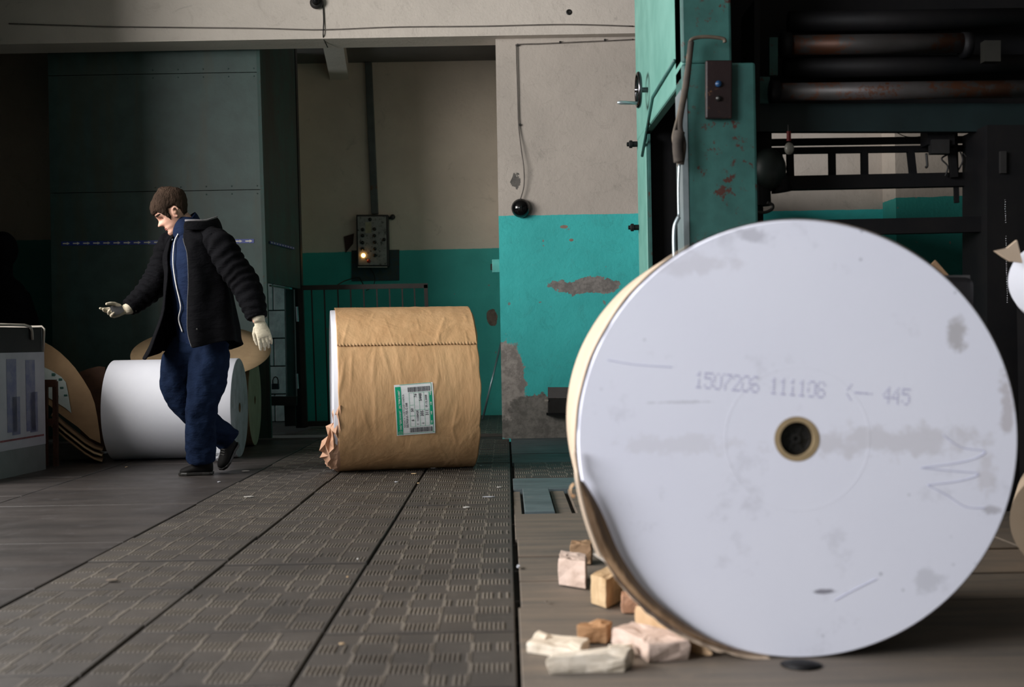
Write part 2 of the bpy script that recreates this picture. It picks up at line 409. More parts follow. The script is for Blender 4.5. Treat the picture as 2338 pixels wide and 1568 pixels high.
mm.hexa([(-1.57,10.31,zb),(-1.38,10.31,zb),(-1.66,13.3,zb),(-1.86,13.3,zb),(-1.57,10.31,3.85),(-1.38,10.31,3.85),(-1.66,13.3,3.85),(-1.86,13.3,3.85)])
struct(mm.build('trim_1', m_beam))
# left wall with its two window bays (out of the picture), rear and right walls
XL = -4.9
WIN = [(2.8, 7.2, 1.7, 3.95), (-2.4, 2.1, 1.5, 3.95), (11.75, 12.95, .9, 2.4)]
def winwall():
    m = M(); ycur = -3.2
    for (a, b, z0, z1) in sorted(WIN):
        m.box((XL-.3, ycur, -.03), (XL, a, 4.2)); m.box((XL-.3, a, -.03), (XL, b, z0)); m.box((XL-.3, a, z1), (XL, b, 4.2)); ycur = b
    m.box((XL-.3, ycur, -.03), (XL, 13.5, 4.2)); return m
struct(winwall().build('wall_left', m_plain))
sbox('wall_left_shade_pier', (XL, 2.3, -.03), (-3.5, 2.5, 4.2), m_plain)  # unseen pier added to keep front window light off the far objects
sbox('wall_left_shade_pier', (XL, 7.9, -.03), (-3.68, 8.2, 4.2), m_plain)  # unseen pier shading the left end of lintel and enclosure
m_frame = simple('window_frame_paint', (.45,.45,.43), (.35,.35,.33), 8, .5)
for i, (a, b, z0, z1) in enumerate(WIN):
    m = M(); n = 4
    for k in range(n+1):
        y = a + (b-a)*k/n; m.box((XL-.2, max(y-.03, a), z0), (XL-.14, min(y+.03, b), z1))
    for z in (z0, (z0+z1)/2, z1-.06): m.box((XL-.2, a, z), (XL-.14, b, z+.06))
    struct(m.build('window_%d' % (i+1), m_frame))
sbox('wall_right', (6.0, -3.2, -.03), (6.3, 9.8, 4.2), m_plain)
sbox('wall_front', (-5.2, -3.4, -.03), (6.3, -3.2, 4.2), m_plain)

# ------------------------------------------------------------------ enclosure behind the man
YP = 10.39
enc = thing('metal_enclosure', 'tall grey-green sheet metal enclosure standing behind the walking man', 'enclosure', (-3, YP, 0))
tl, bl = P(108, 60, YP), P(124, 1012, YP); tr, br_ = P(583, 60, YP), P(613, 1003, YP)
bl.z = br_.z = 0; tl.z = tr.z = 3.8
seams = [436, 168]
zs = [0, P(400, 436, YP).z, P(400, 168, YP).z, 3.8]
for i in range(3):
    m = M(); za, zb = zs[i]+.003, zs[i+1]-.003
    def ex(z, lo, hi): return lo.lerp(hi, z/3.8).x
    m.hexa([(ex(za,bl,tl),YP,za),(ex(za,br_,tr),YP,za),(ex(za,br_,tr),YP+.03,za),(ex(za,bl,tl),YP+.03,za),
            (ex(zb,bl,tl),YP,zb),(ex(zb,br_,tr),YP,zb),(ex(zb,br_,tr),YP+.03,zb),(ex(zb,bl,tl),YP+.03,zb)])
    for xx in range(0, 9):
        for zz in (za+.03, zb-.03):
            x = ex(zz,bl,tl)+.03 + (ex(zz,br_,tr)-ex(zz,bl,tl)-.06)*xx/8
            m.lathe([(.007, 0), (.006, .003), (0, .005)], 8, (x, YP, zz), (0,-1,0))
    m.build('sheet_panel', m_panel, enc)
for z_ in zs[1:3]: M().box((ex(z_,bl,tl)+.02, YP+.032, z_-.03), (ex(z_,br_,tr)-.02, YP+.05, z_+.03)).build('seam_light_stop', m_black, enc)  # black backing added to stop light showing through the seams
M().bar((ex(.0,br_,tr)+.012, YP+.02, 0), (ex(3.8,br_,tr)+.012, YP+.02, 3.8), .03, .05, (0,1,0)).build('corner_post', m_pside, enc)
sd = [(-2.02, YP+.03), (-1.93, 11.55)]
zl = 1.33
m = M().hexa([(sd[0][0]-.03,sd[0][1],zl),(sd[0][0],sd[0][1],zl),(sd[1][0],sd[1][1],zl-.005),(sd[1][0]-.03,sd[1][1],zl-.005),
              (sd[0][0]-.06,sd[0][1],3.8),(sd[0][0]-.04,sd[0][1],3.8),(sd[1][0]-.02,sd[1][1],3.8),(sd[1][0]-.05,sd[1][1],3.8)])
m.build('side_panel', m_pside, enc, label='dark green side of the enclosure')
m = M().bar((-1.985, 11.80, 0), (-2.02, 11.80, 3.8), .09, .10, (0,1,0)); m.build('rear_post', m_dsteel, enc)
M().bar((-2.05, 10.7, 1.318), (-2.0, 11.3, 1.318), .02, .014).build('light_edge_strip', m_paint_lt, enc)
# inside the gap: teal door leaf and cross rail
drn = thing('hinged_steel_door', 'narrow dark teal steel door leaf beside the railing gate', 'door', (-2.0, 11.5, 0))
a, b = P(651, 659, 11.5), P(655, 905, 11.5); c, d = P(671, 661, 11.5), P(677, 905, 11.5)
m = M().hexa([b+V((0,0,0)), d, d+V((0,.03,0)), b+V((0,.03,0)), a, c, c+V((0,.03,0)), a+V((0,.03,0))]); m.build('door_leaf', steel('door_teal', (.03,.10,.10), None, .5, 0), drn)
M().bar(a, b, .012, .03).build('bright_edge', m_bright, drn, label='bare bright metal edge')
M().bar(c+V((.004,-.01,0)), d+V((.004,-.01,0)), .008, .02).build('edge_strip', m_bright, drn)
for py in (717, 870):
    M().tube([P(678, py-17, 11.42), P(680, py+17, 11.42)], .010, 10).build('hinge', m_bright, drn)
m = M().bar(P(600, 915, 11.4), P(678, 915, 11.4), .05, .085); m.build('cross_rail', m_dsteel, drn)
m = M().bar(P(662, 925, 11.5), P(664, 972, 11.5), .10, .06); m.build('foot', m_dsteel, drn)
pl = thing('padlock', 'blue-grey padlock hanging in the gap beside the enclosure edge', 'padlock', P(628, 878, 11.35))
m = M().box(P(620, 889, 11.35), P(638, 875, 11.385)); m.build('lock_body', steel('lock_blue', (.05,.07,.09), None, .4, .5), pl, mods=[bev(.005)])
arc = [P(623+.0, 876, 11.37), P(622.5, 868, 11.37), P(625, 862, 11.37), P(629, 860, 11.37), P(633, 862, 11.37), P(635, 868, 11.37), P(635, 876, 11.37)]
M().tube(arc, .006, 8).build('shackle', m_dsteel, pl, True)

# arrow tape
tape = thing('arrow_tape', 'blue tape strip with small white arrows stuck across the enclosure front', 'tape', P(350, 552, YP-.004))
m_tape = simple('blue_tape', (.03,.06,.34), (.02,.045,.26), 10, .4, 0, 0); m_tw = simple('tape_white', (.85,.83,.72), (.65,.62,.52), 20, .5, 0, 0)
ta, tb = P(140, 556, YP-.003), P(580, 550, YP-.003)
M().bar(ta, tb, .003, .034).build('tape_band', m_tape, tape)
n = 19
for k in range(n):
    m = M(); c0 = ta.lerp(tb, (k+.5)/n) + V((0,-.0025,0)); s = .030
    m.add([c0+V((-s,0,-.005)), c0+V((.006,0,-.005)), c0+V((.006,0,.005)), c0+V((-s,0,.005))], [(0,1,2,3)])
    m.add([c0+V((.006,0,-.012)), c0+V((s,0,0)), c0+V((.006,0,.012))], [(0,1,2)])
    m.build('arrow', m_tw, tape)
t2 = thing('arrow_tape', 'dim continuation of the arrow tape on the dark enclosure side', 'tape', P(640, 565, 10.9))
q0, q1 = P(616, 553, 10.5), P(664, 567, 11.3)
q0.x = -2.008; q1.x = -1.938
M().bar(q0, q1, .004, .022).build('tape_band', m_tape, t2)
for k in range(9):
    c0 = q0.lerp(q1, (k+.5)/9) + V((.004,0,0)); M().add([c0+V((0,-.03,-.004)), c0+V((0,.02,-.004)), c0+V((0,.035,0)), c0+V((0,.02,.004)), c0+V((0,-.03,.004))], [(0,1,2,3,4)]).build('arrow', m_tw, t2)

# ------------------------------------------------------------------ railing gate
YG = 11.65
m_rail = simple('black_rail_paint', (.016,.012,.011), (.03,.018,.013), 12, .5)
gate = thing('railing_gate', 'black barred steel railing gate in front of the recess wall', 'gate', (-1.3, YG, 0))
gt = [(692, 656), (976, 652)]
a, b = P(684, 657, YG), P(977, 652, YG)
M().bar(a, b, .03, .045).build('top_rail', m_rail, gate)
M().bar(P(697, 968, YG), P(990, 960, YG), .03, .045).build('bottom_rail', m_rail, gate)
M().bar(P(972, 650, YG), P(984, 960, YG), .035, .03, (0,1,0)).build('end_post', m_rail, gate)
M().bar(P(686, 655, YG), P(697, 975, YG), .05, .05, (0,1,0)).build('hinge_post', m_rail, gate)
for px in (711, 740, 771, 800, 830, 860, 889, 918, 946):
    M().bar(P(px, 655, YG), P(px+11, 965, YG), .013, .013, (0,1,0)).build('bar', m_rail, gate)

# control panel on the recess wall
YR = 13.3
cp = thing('control_panel', 'dirty grey control box with rows of buttons and a glowing orange lamp', 'control panel', P(850, 550, YR))
board = tag(M().hexa([P(803,642,YR)+V((0,-.015,0)),P(912,640,YR)+V((0,-.015,0)),P(912,640,YR),P(803,642,YR),P(803,572,YR)+V((0,-.015,0)),P(912,570,YR)+V((0,-.015,0)),P(912,570,YR),P(803,572,YR)]).build('mounting_board', simple('dark_blue_board', (.035,.06,.075), (.05,.055,.045), 20, .8)), 'dark blue-grey painted board behind the lower half of the control box', 'board')
def boxpx(m, x0, y0, x1, y1, Y, th, dx=0):
    """front face spans the pixel box at depth Y, thickness th backwards"""
    a, b, c, d = P(x0+dx,y1,Y), P(x1+dx,y1,Y), P(x1,y0,Y), P(x0,y0,Y); t = V((0,th,0))
    return m.hexa([a, b, b+t, a+t, d, c, c+t, d+t])
m_cpl = steel('panel_grey', (.33,.32,.30), (.24,.235,.22), .6, .1, (.04,.035,.03), .56, 14)
boxpx(M(), 813, 490, 886, 608, YR-.13, .115, 2).build('housing', m_dsteel, cp, mods=[bev(.006)])
boxpx(M(), 816, 494, 881, 605, YR-.145, .016, 2).build('face_plate', m_cpl, cp, mods=[bev(.004)])
boxpx(M(), 817, 608, 884, 610.5, YR-.155, .03).build('bottom_lip', m_paint_lt, cp)
m_btn = simple('black_button', (.01,.01,.01), (.02,.018,.016), 20, .4, 0, 0)
for px, py in ((845, 501), (828, 524), (828, 538), (828, 554), (828, 568), (855, 523), (855, 538), (856, 553), (856, 568), (856, 583), (877, 547)):
    M().lathe([(.019, 0), (.019, .01), (.014, .014), (.013, .03), (0, .032)], 14, P(px, py, YR-.145), (0,-1,0)).build('button', m_btn, cp, True)
M().lathe([(.02, 0), (.02, .01), (.015, .02), (0, .026)], 14, P(842, 596, YR-.145), (0,-1,0)).build('red_button', simple('red_plastic', (.35,.02,.012), (.25,.015,.01), 20, .4, 0, 0), cp, True, label='round red button')
M().lathe([(.021, 0), (.020, .012), (.013, .02), (0, .024)], 16, P(829.5, 583, YR-.145), (0,-1,0)).build('indicator_lamp', emis('orange_lamp', (1.0,.50,.13), 14.0), cp, True, label='glowing orange lamp')
boxpx(M(), 834, 507, 848, 532, YR-.149, .004).build('paper_label', simple('yellowed_label', (.42,.38,.26), (.3,.27,.18), 30, .8), cp)
cnd = M().bar(P(841, 142, YR-.03), P(856, 489, YR-.03), .075, .05, (0,1,0))
tag(cnd.build('cable_trunking', steel('grey_duct', (.10,.115,.11), None, .6, .1), mods=[bev(.008)]), 'straight grey-green cable trunking running down to the control box', 'trunking')
tag(M().prism([P(785,540,YR-.02),P(808,533,YR-.02),P(806,556,YR-.02),P(789,577,YR-.02)], (0,.012,0)).build('rust_plate', simple('dark_red_plate', (.06,.022,.018), (.04,.02,.015), 20, .8)), 'dark red triangular plate left of the control box', 'plate')
t = thing('wall_plug', 'small black plug fitting right of the control box top', 'plug', P(897, 497, YR-.03))
M().lathe([(.025, 0), (.03, .03), (.02, .05), (0, .055)], 12, P(897, 496, YR-.01), (0,-1,0)).build('plug_body', m_btn, t)
M().lathe([(.012, 0), (.012, .06)], 10, P(886, 498, YR-.03), (1,0,0)).build('plug_stem', m_btn, t)
def cable(name, pts, r, mat, label, cat='cable', n=6, sub=6):
    P_ = [V(p) for p in pts]; out = []
    for i in range(len(P_)-1):
        p0, p1, p2, p3 = P_[max(i-1,0)], P_[i], P_[i+1], P_[min(i+2,len(P_)-1)]
        for k in range(sub):
            u = k/sub
            out.append(.5*((2*p1) + (p2-p0)*u + (2*p0-5*p1+4*p2-p3)*u*u + (3*p1-p0-3*p2+p3)*u**3))
    out.append(P_[-1])
    o = M().tube(out, r, n).build(name, mat, smooth=True)
    return tag(o, label, cat) if label else (o, )
cable('hanging_cable', [P(771,650,YR-.4), P(790,640,YR-.2), P(817,634,YR-.05), P(824,640,YR-.1), P(832,655,YR-.2)], .006, m_cable, 'thin black cable drooping from the board to the gate')
cable('hanging_cable', [P(845,612,YR-.03), P(853,625,YR-.06), P(856,640,YR-.1), P(850,655,YR-.12), P(836,663,YR-.1)], .005, m_cable, 'thin looping black wire hanging just under the control box')

# ------------------------------------------------------------------ pier fittings
yb = YW-.002
bell = thing('wall_mounted_bell', 'glossy black round alarm bell on the wall above the teal paint', 'bell', P(1189, 476, YW))
M().lathe([(.045, 0), (.045, .03)], 24, P(1189, 476, YW), (0,-1,0)).build('bell_base', m_btn, bell)
M().lathe([(.078, .022), (.078, .034), (.074, .055), (.058, .078), (.03, .094), (0, .098)], 40, P(1189, 476, YW), (0,-1,0)).build('bell_dome', m_bakelite, bell, True)
cable('bell_cable', [P(1446, 90, yb-.01), P(1400, 92.5, yb-.01), P(1300, 97, yb-.01), P(1235, 100, yb-.01), P(1182, 102, yb-.012), P(1179, 112, yb-.012), P(1181, 190, yb-.012), P(1184, 285, yb-.012), P(1190, 340, yb-.03), P(1196, 385, yb-.04), P(1196, 425, yb-.03), P(1188, 455, yb-.03)], .0055, m_cablew, 'thin cable running down the wall to the black bell')
for (px, py) in ((1279, 97), (1381, 92), (1182, 103), (1186, 285)):
    tag(M().box(P(px, py, yb)+V((-.008,-.016,-.01)), P(px, py, yb)+V((.008,-.002,.008))).build('cable_clip', m_dsteel), {1279:'small dark clip on the bell cable nearest its corner', 1381:'small dark clip on the bell cable near the press',1182:'small dark clip at the top corner of the bell cable',1186:'small dark clip halfway down the bell cable'}[px], 'clip')
yl = 9.98
cable('ceiling_cable', [P(20, 54, yl-.01), P(150, 58, yl-.01), P(260, 61, yl-.012), P(430, 63, yl-.012), P(600, 65, yl-.01), P(735, 68, yl-.01), P(900, 62, yl-.01), P(1100, 60, yl-.01), P(1290, 56, yl-.012), P(1446, 60, yl-.01)], .0055, m_cablew, 'long thin cable strung along the whole lintel')
cable('hanging_cable', [P(737, 5, yl-.01), P(739, 45, yl-.01), P(738, 82, yl-.01), P(742, 95, yl+.1), P(748, 108, yl+.2)], .005, m_cable, 'short vertical wire hanging down the lintel face')
t = thing('lintel_lamp', 'dark round lamp body cut by the top edge of the picture', 'lamp', P(724, 8, yl))
M().lathe([(.04, 0), (.055, .03), (.05, .05), (0, .06)], 20, P(724, 8, yl), (0,-1,0)).build('lamp_body', m_dsteel, t, True)
M().lathe([(.03, .06), (.02, .09), (0, .1)], 16, P(724, 8, yl), (0,-1,0)).build('lamp_glass', m_black, t, True)
tag(M().lathe([(.022, 0), (.024, .004), (.016, .006), (.012, .002), (0, .001)], 14, P(1299, 28, yl), (0,-1,0)).build('wall_plug_hole', m_btn), 'small dark round socket hole high on the lintel', 'socket')
sw = thing('light_switch', 'small teal painted switch box on the edge of the pier', 'switch', P(1132, 607, YW+.1))
M().box(P(1124, 622, YW+.12)+V((0,0,0)), P(1140, 593, YW+.2)+V((.02,0,0))).build('switch_box', simple('teal_box_paint', (.12,.48,.44), None, 8, .5), sw, mods=[bev(.004)])
M().box(P(1124, 616, YW+.12)+V((-.015,.01,0)), P(1126, 602, YW+.12)+V((0,.05,0))).build('rocker', m_btn, sw)
wb = thing('steel_wall_box', 'low dark grey steel box fixed near the foot of the teal wall', 'box', P(1275, 915, YW))
boxpx(M(), 1251, 910, 1325, 944, YW-.05, .05).build('box_body', m_dsteel, wb, mods=[bev(.004)])
boxpx(M(), 1248, 943, 1325, 948, YW-.08, .08).build('box_ledge', m_black, wb)
boxpx(M(), 1251, 884, 1325, 909, YW-.045, .045).build('box_lid', steel('dull_steel', (.16,.15,.15), None, .6, .3), wb)
boxpx(M(), 1244, 912, 1252, 916, YW-.06, .03).build('latch', m_paint_lt, wb)
ga = G(1102, 956); gb = P(1146, 775, ga.y+.12)
tag(M().tube([ga, gb], .011, 10).build('steel_rod', m_bright, smooth=True), 'bare steel rod leaning in the recess beside the pier corner', 'rod')

# ------------------------------------------------------------------ paper rolls
def frame_axis(a): return V((math.cos(a), math.sin(a), 0)), V((-math.sin(a), math.cos(a), 0))
def cyl_pts(o, ax, sd, R, th, h): return o + ax*h + sd*(R*math.cos(th)) + V((0,0,R*math.sin(th)))
# big roll in front: axis away from the camera
big = thing('paper_roll', 'huge white paper roll end-on in the front with a number stamped on it', 'paper roll', (.717, 3.043, 0))
Rb = .544; ob = V((.717, 3.043, Rb)); axb = V((math.sin(.024), math.cos(.024), 0)); sdb = V((math.cos(.024), -math.sin(.024), 0))
m = M(); prof = [(.0445, .60), (.0445, .004), (.056, .004), (.056, .0), (Rb-.004, 0), (Rb, .006), (Rb, .835), (Rb-.004, .84), (.056, .84), (.0445, .60)]
R_ = [[ob + axb*h + sdb*(r*math.cos(2*PI*k/128)) + V((0,0,r*math.sin(2*PI*k/128))) for k in range(128)] for r, h in prof]
o = m.rings(R_, True, False).build('paper_body', m_rollend, big, True, [('EDGE_SPLIT', dict(split_angle=.6))])
m = M(); prof = [(.0425, .6), (.0425, -.001), (.0555, -.001), (.0555, .003)]
m.rings([[ob + axb*h + sdb*(r*math.cos(2*PI*k/64)) + V((0,0,r*math.sin(2*PI*k/64))) for k in range(64)] for r, h in prof], True, False)
m.build('core_tube', m_corecard, big, label='brown cardboard core ring')
m = M().lathe([(.0425, 0), (.0425, .01), (.036, .012), (.034, .006), (.013, .006), (.012, .016), (.006, .016), (.005, .004), (0, .004)], 40, ob + axb*.03, -axb)
for k in range(6):
    a = k*PI/3; d = sdb*math.cos(a) + V((0,0,math.sin(a))); m.bar(ob+axb*.022+d*.012, ob+axb*.022+d*.035, .006, .004, axb)
m.build('core_plug', m_btn, big, label='black spoked plug inside the core')
# stamp: dot matrix digits
DOT = {'0':'01110 10001 10001 10001 10001 10001 01110','1':'00100 01100 00100 00100 00100 00100 01110','2':'01110 10001 00001 00010 00100 01000 11111',
 '4':'00010 00110 01010 10010 11111 00010 00010','5':'11111 10000 11110 00001 00001 10001 01110','6':'01110 10000 10000 11110 10001 10001 01110','7':'11111 00001 00010 00100 01000 01000 01000',
 '8':'01110 10001 10001 01110 10001 10001 01110','(':'00010 00100 01000 01000 01000 00100 00010','-':'00000 00000 00000 11111 00000 00000 00000',' ':'00000 '*7}
m = M(); px0, py0 = 1590, 850; m_stamp = simple('violet_stamp_ink', (.42,.41,.58), (.50,.49,.66), 40, .8, 0, 0)
for i, ch in enumerate('1507206 111108  (-- 445 '):
    if ch == ' ' and m.v:
        m.build('number_stamp', m_stamp, big, label='faint violet dot printed number'); m = M()
    rows = DOT[ch].split()[:7]
    for r, row in enumerate(rows):
        for c, bit in enumerate(row):
            if bit != '1': continue
            if random.random() < .07: continue
            # slants 4.5 degrees down to the right
            lx = i*21.4 + c*3.9; ly = r*5.6
            sl = math.radians(4.6); px = px0 + lx*math.cos(sl) - ly*math.sin(sl); py = py0 + lx*math.sin(sl) + ly*math.cos(sl)
            q = P(px, py, 3.043); q.y = 3.043 - .0008 + (q.x-.717)*-math.tan(.024)
            rr = .0022; m.add([q + V((rr*math.cos(t*PI/3), -rr*.024*math.cos(t*PI/3), rr*math.sin(t*PI/3))) for t in range(6)], [tuple(range(6))])
m_pen = simple('pen_ink', (.45,.46,.62), (.58,.59,.72), 30, .7, 0, 0)
for pts in ([(2150,992),(2190,1020),(2245,1030),(2200,1052),(2100,1067)], [(2100,1067),(2170,1074),(2230,1080),(2190,1096),(2115,1106)], [(2115,1106),(2160,1130),(2200,1155),(2245,1158)],[(1388,822),(1450,832),(1535,838)],[(1905,1370),(1950,1345),(2000,1320)]):
    q = []
    for px, py in pts:
        p = P(px, py, 3.043); p.y = 3.0425 - (p.x-.717)*math.tan(.024); q.append(p)
    out = []
    for i in range(len(q)-1):
        p0, p1, p2, p3 = q[max(i-1,0)], q[i], q[i+1], q[min(i+2,len(q)-1)]
        for k in range(6):
            u = k/6; out.append(.5*((2*p1)+(p2-p0)*u+(2*p0-5*p1+4*p2-p3)*u*u+(3*p1-p0-3*p2+p3)*u**3))
    out.append(q[-1]); M().tube(out, .0011, 5).build('pen_line', m_pen, big)
# kraft wrapper of the big roll, loose and torn at lower left
def wrapgrid(o, ax, sd, R, t0, t1, y0f, y1, rf, nt=90, nh=8):
    rr = []
    for i in range(nt+1):
        t = t0 + (t1-t0)*i/nt; row = []
        for j in range(nh+1):
            s = j/nh; h0 = y0f(t); h = h0 + (y1-h0)*s
            row.append(cyl_pts(o, ax, sd, R + rf(t, s), t, h))
        rr.append(row)
    m = M(); m.rings(rr, False, False); return m
def dg(a): return math.radians(a)
def y0f(t):
    d = math.degrees(t); r = .004 + .006*nz((t*9, 0, 0), 1)
    if 176 < d < 193: r += .020*math.sin((d-176)/17*PI)
    if 193 < d < 262: r += -.012 + .010*nz((t*25, 1, 0), 1)
    return r
def rf(t, s):
    d = math.degrees(t); r = .005 + .002*nz((t*6, s*3, 0), 1)
    if 193 < d < 262:
        k = math.sin((d-193)/69*PI); r += (.020*(1-s*.8))*k + .004*nz((t*22, s*4, 3), 1)*k
    if d > 250: r = min(r, (.0 if d > 268 else .012))
    return max(r, .001)
m = wrapgrid(ob, axb, sdb, Rb, dg(118), dg(266), y0f, .84, rf, 140, 10)
m.build('wrapper', m_kraftlt, big, True, [('SOLIDIFY', dict(thickness=.002, offset=1))], label='pale kraft paper wrap around the side, torn open low down')
m = wrapgrid(ob, axb, sdb, Rb, dg(-10), dg(118), lambda t: .012, .84, lambda t, s: .003, 60, 4)
m.build('wrapper', m_kraftlt, big, True)
# torn strip of wrapping folded over the rim at the lower left
m = M(); rows = []
fo = [(1321,1095),(1332,1150),(1348,1205),(1368,1258),(1398,1302),(1436,1348),(1478,1388),(1536,1432),(1600,1466),(1680,1490)]
fi = [(1331,1095),(1366,1150),(1390,1205),(1409,1256),(1437,1300),(1463,1338),(1499,1374),(1553,1417),(1612,1455),(1700,1489)]
for k, (a, b) in enumerate(zip(fo, fi)):
    z_ = .006*math.sin(k*2.1)
    rows.append([P(a[0], a[1], 3.035), P(a[0]*.66+b[0]*.34, a[1]*.66+b[1]*.34, 3.006+z_), P(a[0]*.3+b[0]*.7, a[1]*.3+b[1]*.7, 3.022-z_*.5), P(b[0], b[1], 3.031)])
m.rings(rows, False, False)
m.build('torn_flap', kraft('torn_brown_kraft', (.25,.155,.085), (.13,.08,.045), 1.5), big, False, [('SOLIDIFY', dict(thickness=.0015)), ('SUBSURF', dict(levels=2, render_levels=2))], label='brown torn strip of wrapping folded over the rim')
M().tube(catm_([P(1312,1030,3.03), P(1317,1070,3.028)] + [P(x-2, y, 3.012) for x, y in fo[:4]] + [P(1372,1268,3.012)]), .006, 8).build('torn_edge', m_kraftlt, big, True, label='pale torn edge of the wrapping')
m = M()
q = [P(1312,1104,3.2), P(1302,1112,3.17), P(1300,1126,3.15), P(1306,1138,3.15), P(1313,1134,3.17)]
m.rings([[p + V((0,-.012,0)), p + V((0,.02,.004))] for p in q], False, False)
m.build('paper_curl', m_kraftin, big, True, [('SOLIDIFY', dict(thickness=.003)), ('SUBSURF', dict(levels=2, render_levels=2))])

# roll wrapped in brown kraft, in the middle
bp = thing('paper_roll', 'paper roll wrapped in crumpled brown kraft paper with a green shipping label', 'paper roll', (-.65, 7.86, 0))
Rk = .5077; ak = dg(9.5); axk, sdk = frame_axis(ak)
ok = V((-1.082, 7.76, Rk)); Lk = .848
def ring(o, ax, sd, r, h, n=96): return [o + ax*h + sd*(r*math.cos(2*PI*k/n)) + V((0,0,r*math.sin(2*PI*k/n))) for k in range(n)]
M().rings([ring(ok,axk,sdk,r,h) for r, h in ((.04,.3),(.04,-.03),(Rk-.006,-.03),(Rk-.003,-.025),(Rk-.003,Lk-.01),(.04,Lk-.01),(.04,Lk-.3))], True, False).build('paper_body', m_paper, bp, True, [('EDGE_SPLIT', dict(split_angle=.6))], label='white paper showing at the left end')
rk = random.Random(11); CRS = []
for k in range(34):
    t_ = rk.uniform(1.9, 4.4); s_ = rk.uniform(.04, .97); L_ = rk.uniform(.12, .7); q_ = rk.uniform(-.22, .22)*L_
    CRS.append((t_, s_, t_+L_, s_+q_, rk.uniform(.0012, .0034), rk.uniform(.004, .008)))
CRS += [(2.95,.70,3.55,.60,.005,.008), (3.45,.86,3.62,.80,.004,.007), (3.62,.80,3.9,.84,.004,.006), (2.75,.05,3.2,.0,.004,.006), (2.78,.08,2.70,.30,.003,.006)]
def krumple(t, s):
    d = .0022*nz((t*1.4, s*7, 0), 1.0) + .0016*nz((t*2.6, s*19, 5), 1.0)*max(0, .5+nz((t*1.1, s*2, 33), 1.0)*1.8) + .0006*nz((t*9, s*26, 9), 1.0)
    for (t0, s0, t1, s1, h, w) in CRS:
        dx, dy = (t1-t0)*.5, (s1-s0)*.85; px_, py_ = (t-t0)*.5, (s-s0)*.85
        u = max(0, min(1, (px_*dx+py_*dy)/(dx*dx+dy*dy))); e = math.hypot(px_-u*dx, py_-u*dy) + .002*nz((t*8, s*8, 3), 1)
        if e < w*2: d += h*math.sin(PI*min(1, max(.05, u+.05)))**.5*max(0, 1-e/w/2)
    return d + .004
# sdk points away from the camera; front is angle 180, top 90, bottom 270
def kw(t0, t1, base, e0=lambda t: 0, e1=lambda t: 0, nt=150, nh=110, end=None):
    rr = []
    for i in range(nt+1):
        t = t0 + (t1-t0)*i/nt; row = []
        for j in range(nh+1):
            s = j/nh; h = -.002 + e0(t) + (Lk + .004 + e1(t) - e0(t))*s
            tt = t + (end(s) if end and i == nt else 0)
            row.append(cyl_pts(ok, axk, sdk, Rk + base + krumple(tt, s), tt, h))
        rr.append(row)
    return M().rings(rr, False, False)
solk = [('SOLIDIFY', dict(thickness=.0015, offset=1))]
kw(dg(112), dg(405), .000, lambda t: .004*nz((t*5, 0, 0), 1), lambda t: .012*nz((t*4, 3, 0), 1) + (.006 if t > 3.6 else 0)).build('wrapper', m_kraft, bp, True, solk)
# top overlap ends in a serrated tear line at about 146 degrees
def serr(s): return .016*(abs((s*42) % 1 - .5)*2) + .02*max(0, nz((s*6, 0, 2), 1))*(1 if s > .55 else 0)
kw(dg(40), dg(147), .0065, end=serr, nt=60, nh=168, e1=lambda t: -.006).build('overlap_sheet', m_kraft, bp, True, [('SOLIDIFY', dict(thickness=.002, offset=1))], label='upper sheet of kraft with a serrated edge')
# crumpled torn wrapping sticking out at the lower left end
m = M(); rr = []; rt = random.Random(5)
prof_ = [.02,.05,.045,.085,.07,.115,.12,.10,.125,.09,.10,.07,.085,.05]
for i in range(14):
    u = i/13; t = dg(188) + dg(82)*u; row = []
    for j in range(6):
        s_ = j/5; zig = rt.uniform(-.016, .020)*math.sin(s_*PI) + (.014 if (i+j) % 2 else -.006)*s_
        row.append(cyl_pts(ok, axk, sdk, Rk + .006 - .05*s_*s_ + zig, t + rt.uniform(-.03, .03)*s_, .012 - prof_[i]*s_*rt.uniform(.9, 1.1)))
    rr.append(row)
m.rings(rr, False, False)
for v in m.v: v.z = max(v.z, .002)
m.build('torn_wrapping', simple('torn_kraft', (.62,.37,.25), (.52,.29,.18), 9, .6, 0, .2, 30), bp, False, [('SOLIDIFY', dict(thickness=.002))], label='crumpled torn kraft sticking out at the lower left end')
# shipping label, curved round the roll
def text_mesh(body, size, bold=0.0):
    cu = bpy.data.curves.new('txt', 'FONT'); cu.body = body; cu.size = size; cu.offset = bold; cu.resolution_u = 2
    ob_ = bpy.data.objects.new('txt', cu); C.objects.link(ob_)
    dgx = bpy.context.evaluated_depsgraph_get(); me = bpy.data.meshes.new_from_object(ob_.evaluated_get(dgx))
    vs = [v.co.copy() for v in me.vertices]; fs = [tuple(p.vertices) for p in me.polygons]
    bpy.data.objects.remove(ob_); bpy.data.curves.remove(cu); bpy.data.meshes.remove(me)
    return vs, fs
LW, LH = .232, .322                       # label, upright on the roll
lab_t = dg(192.5); lab_h = .452; tilt = dg(3.2)
def lab(u, v, lift=0):
    """label coordinates (metres, origin at its centre, u right, v up) onto the roll"""
    uu = u*math.cos(tilt) - v*math.sin(tilt); vv = u*math.sin(tilt) + v*math.cos(tilt)
    r = Rk + .0125 + lift
    return cyl_pts(ok, axk, sdk, r, lab_t - vv/r, lab_h + uu)
def lrect(m, u0, v0, u1, v1, lift, n=8):
    m.rings([[lab(u0, v0+(v1-v0)*k/n, lift), lab(u1, v0+(v1-v0)*k/n, lift)] for k in range(n+1)], False, False); return m
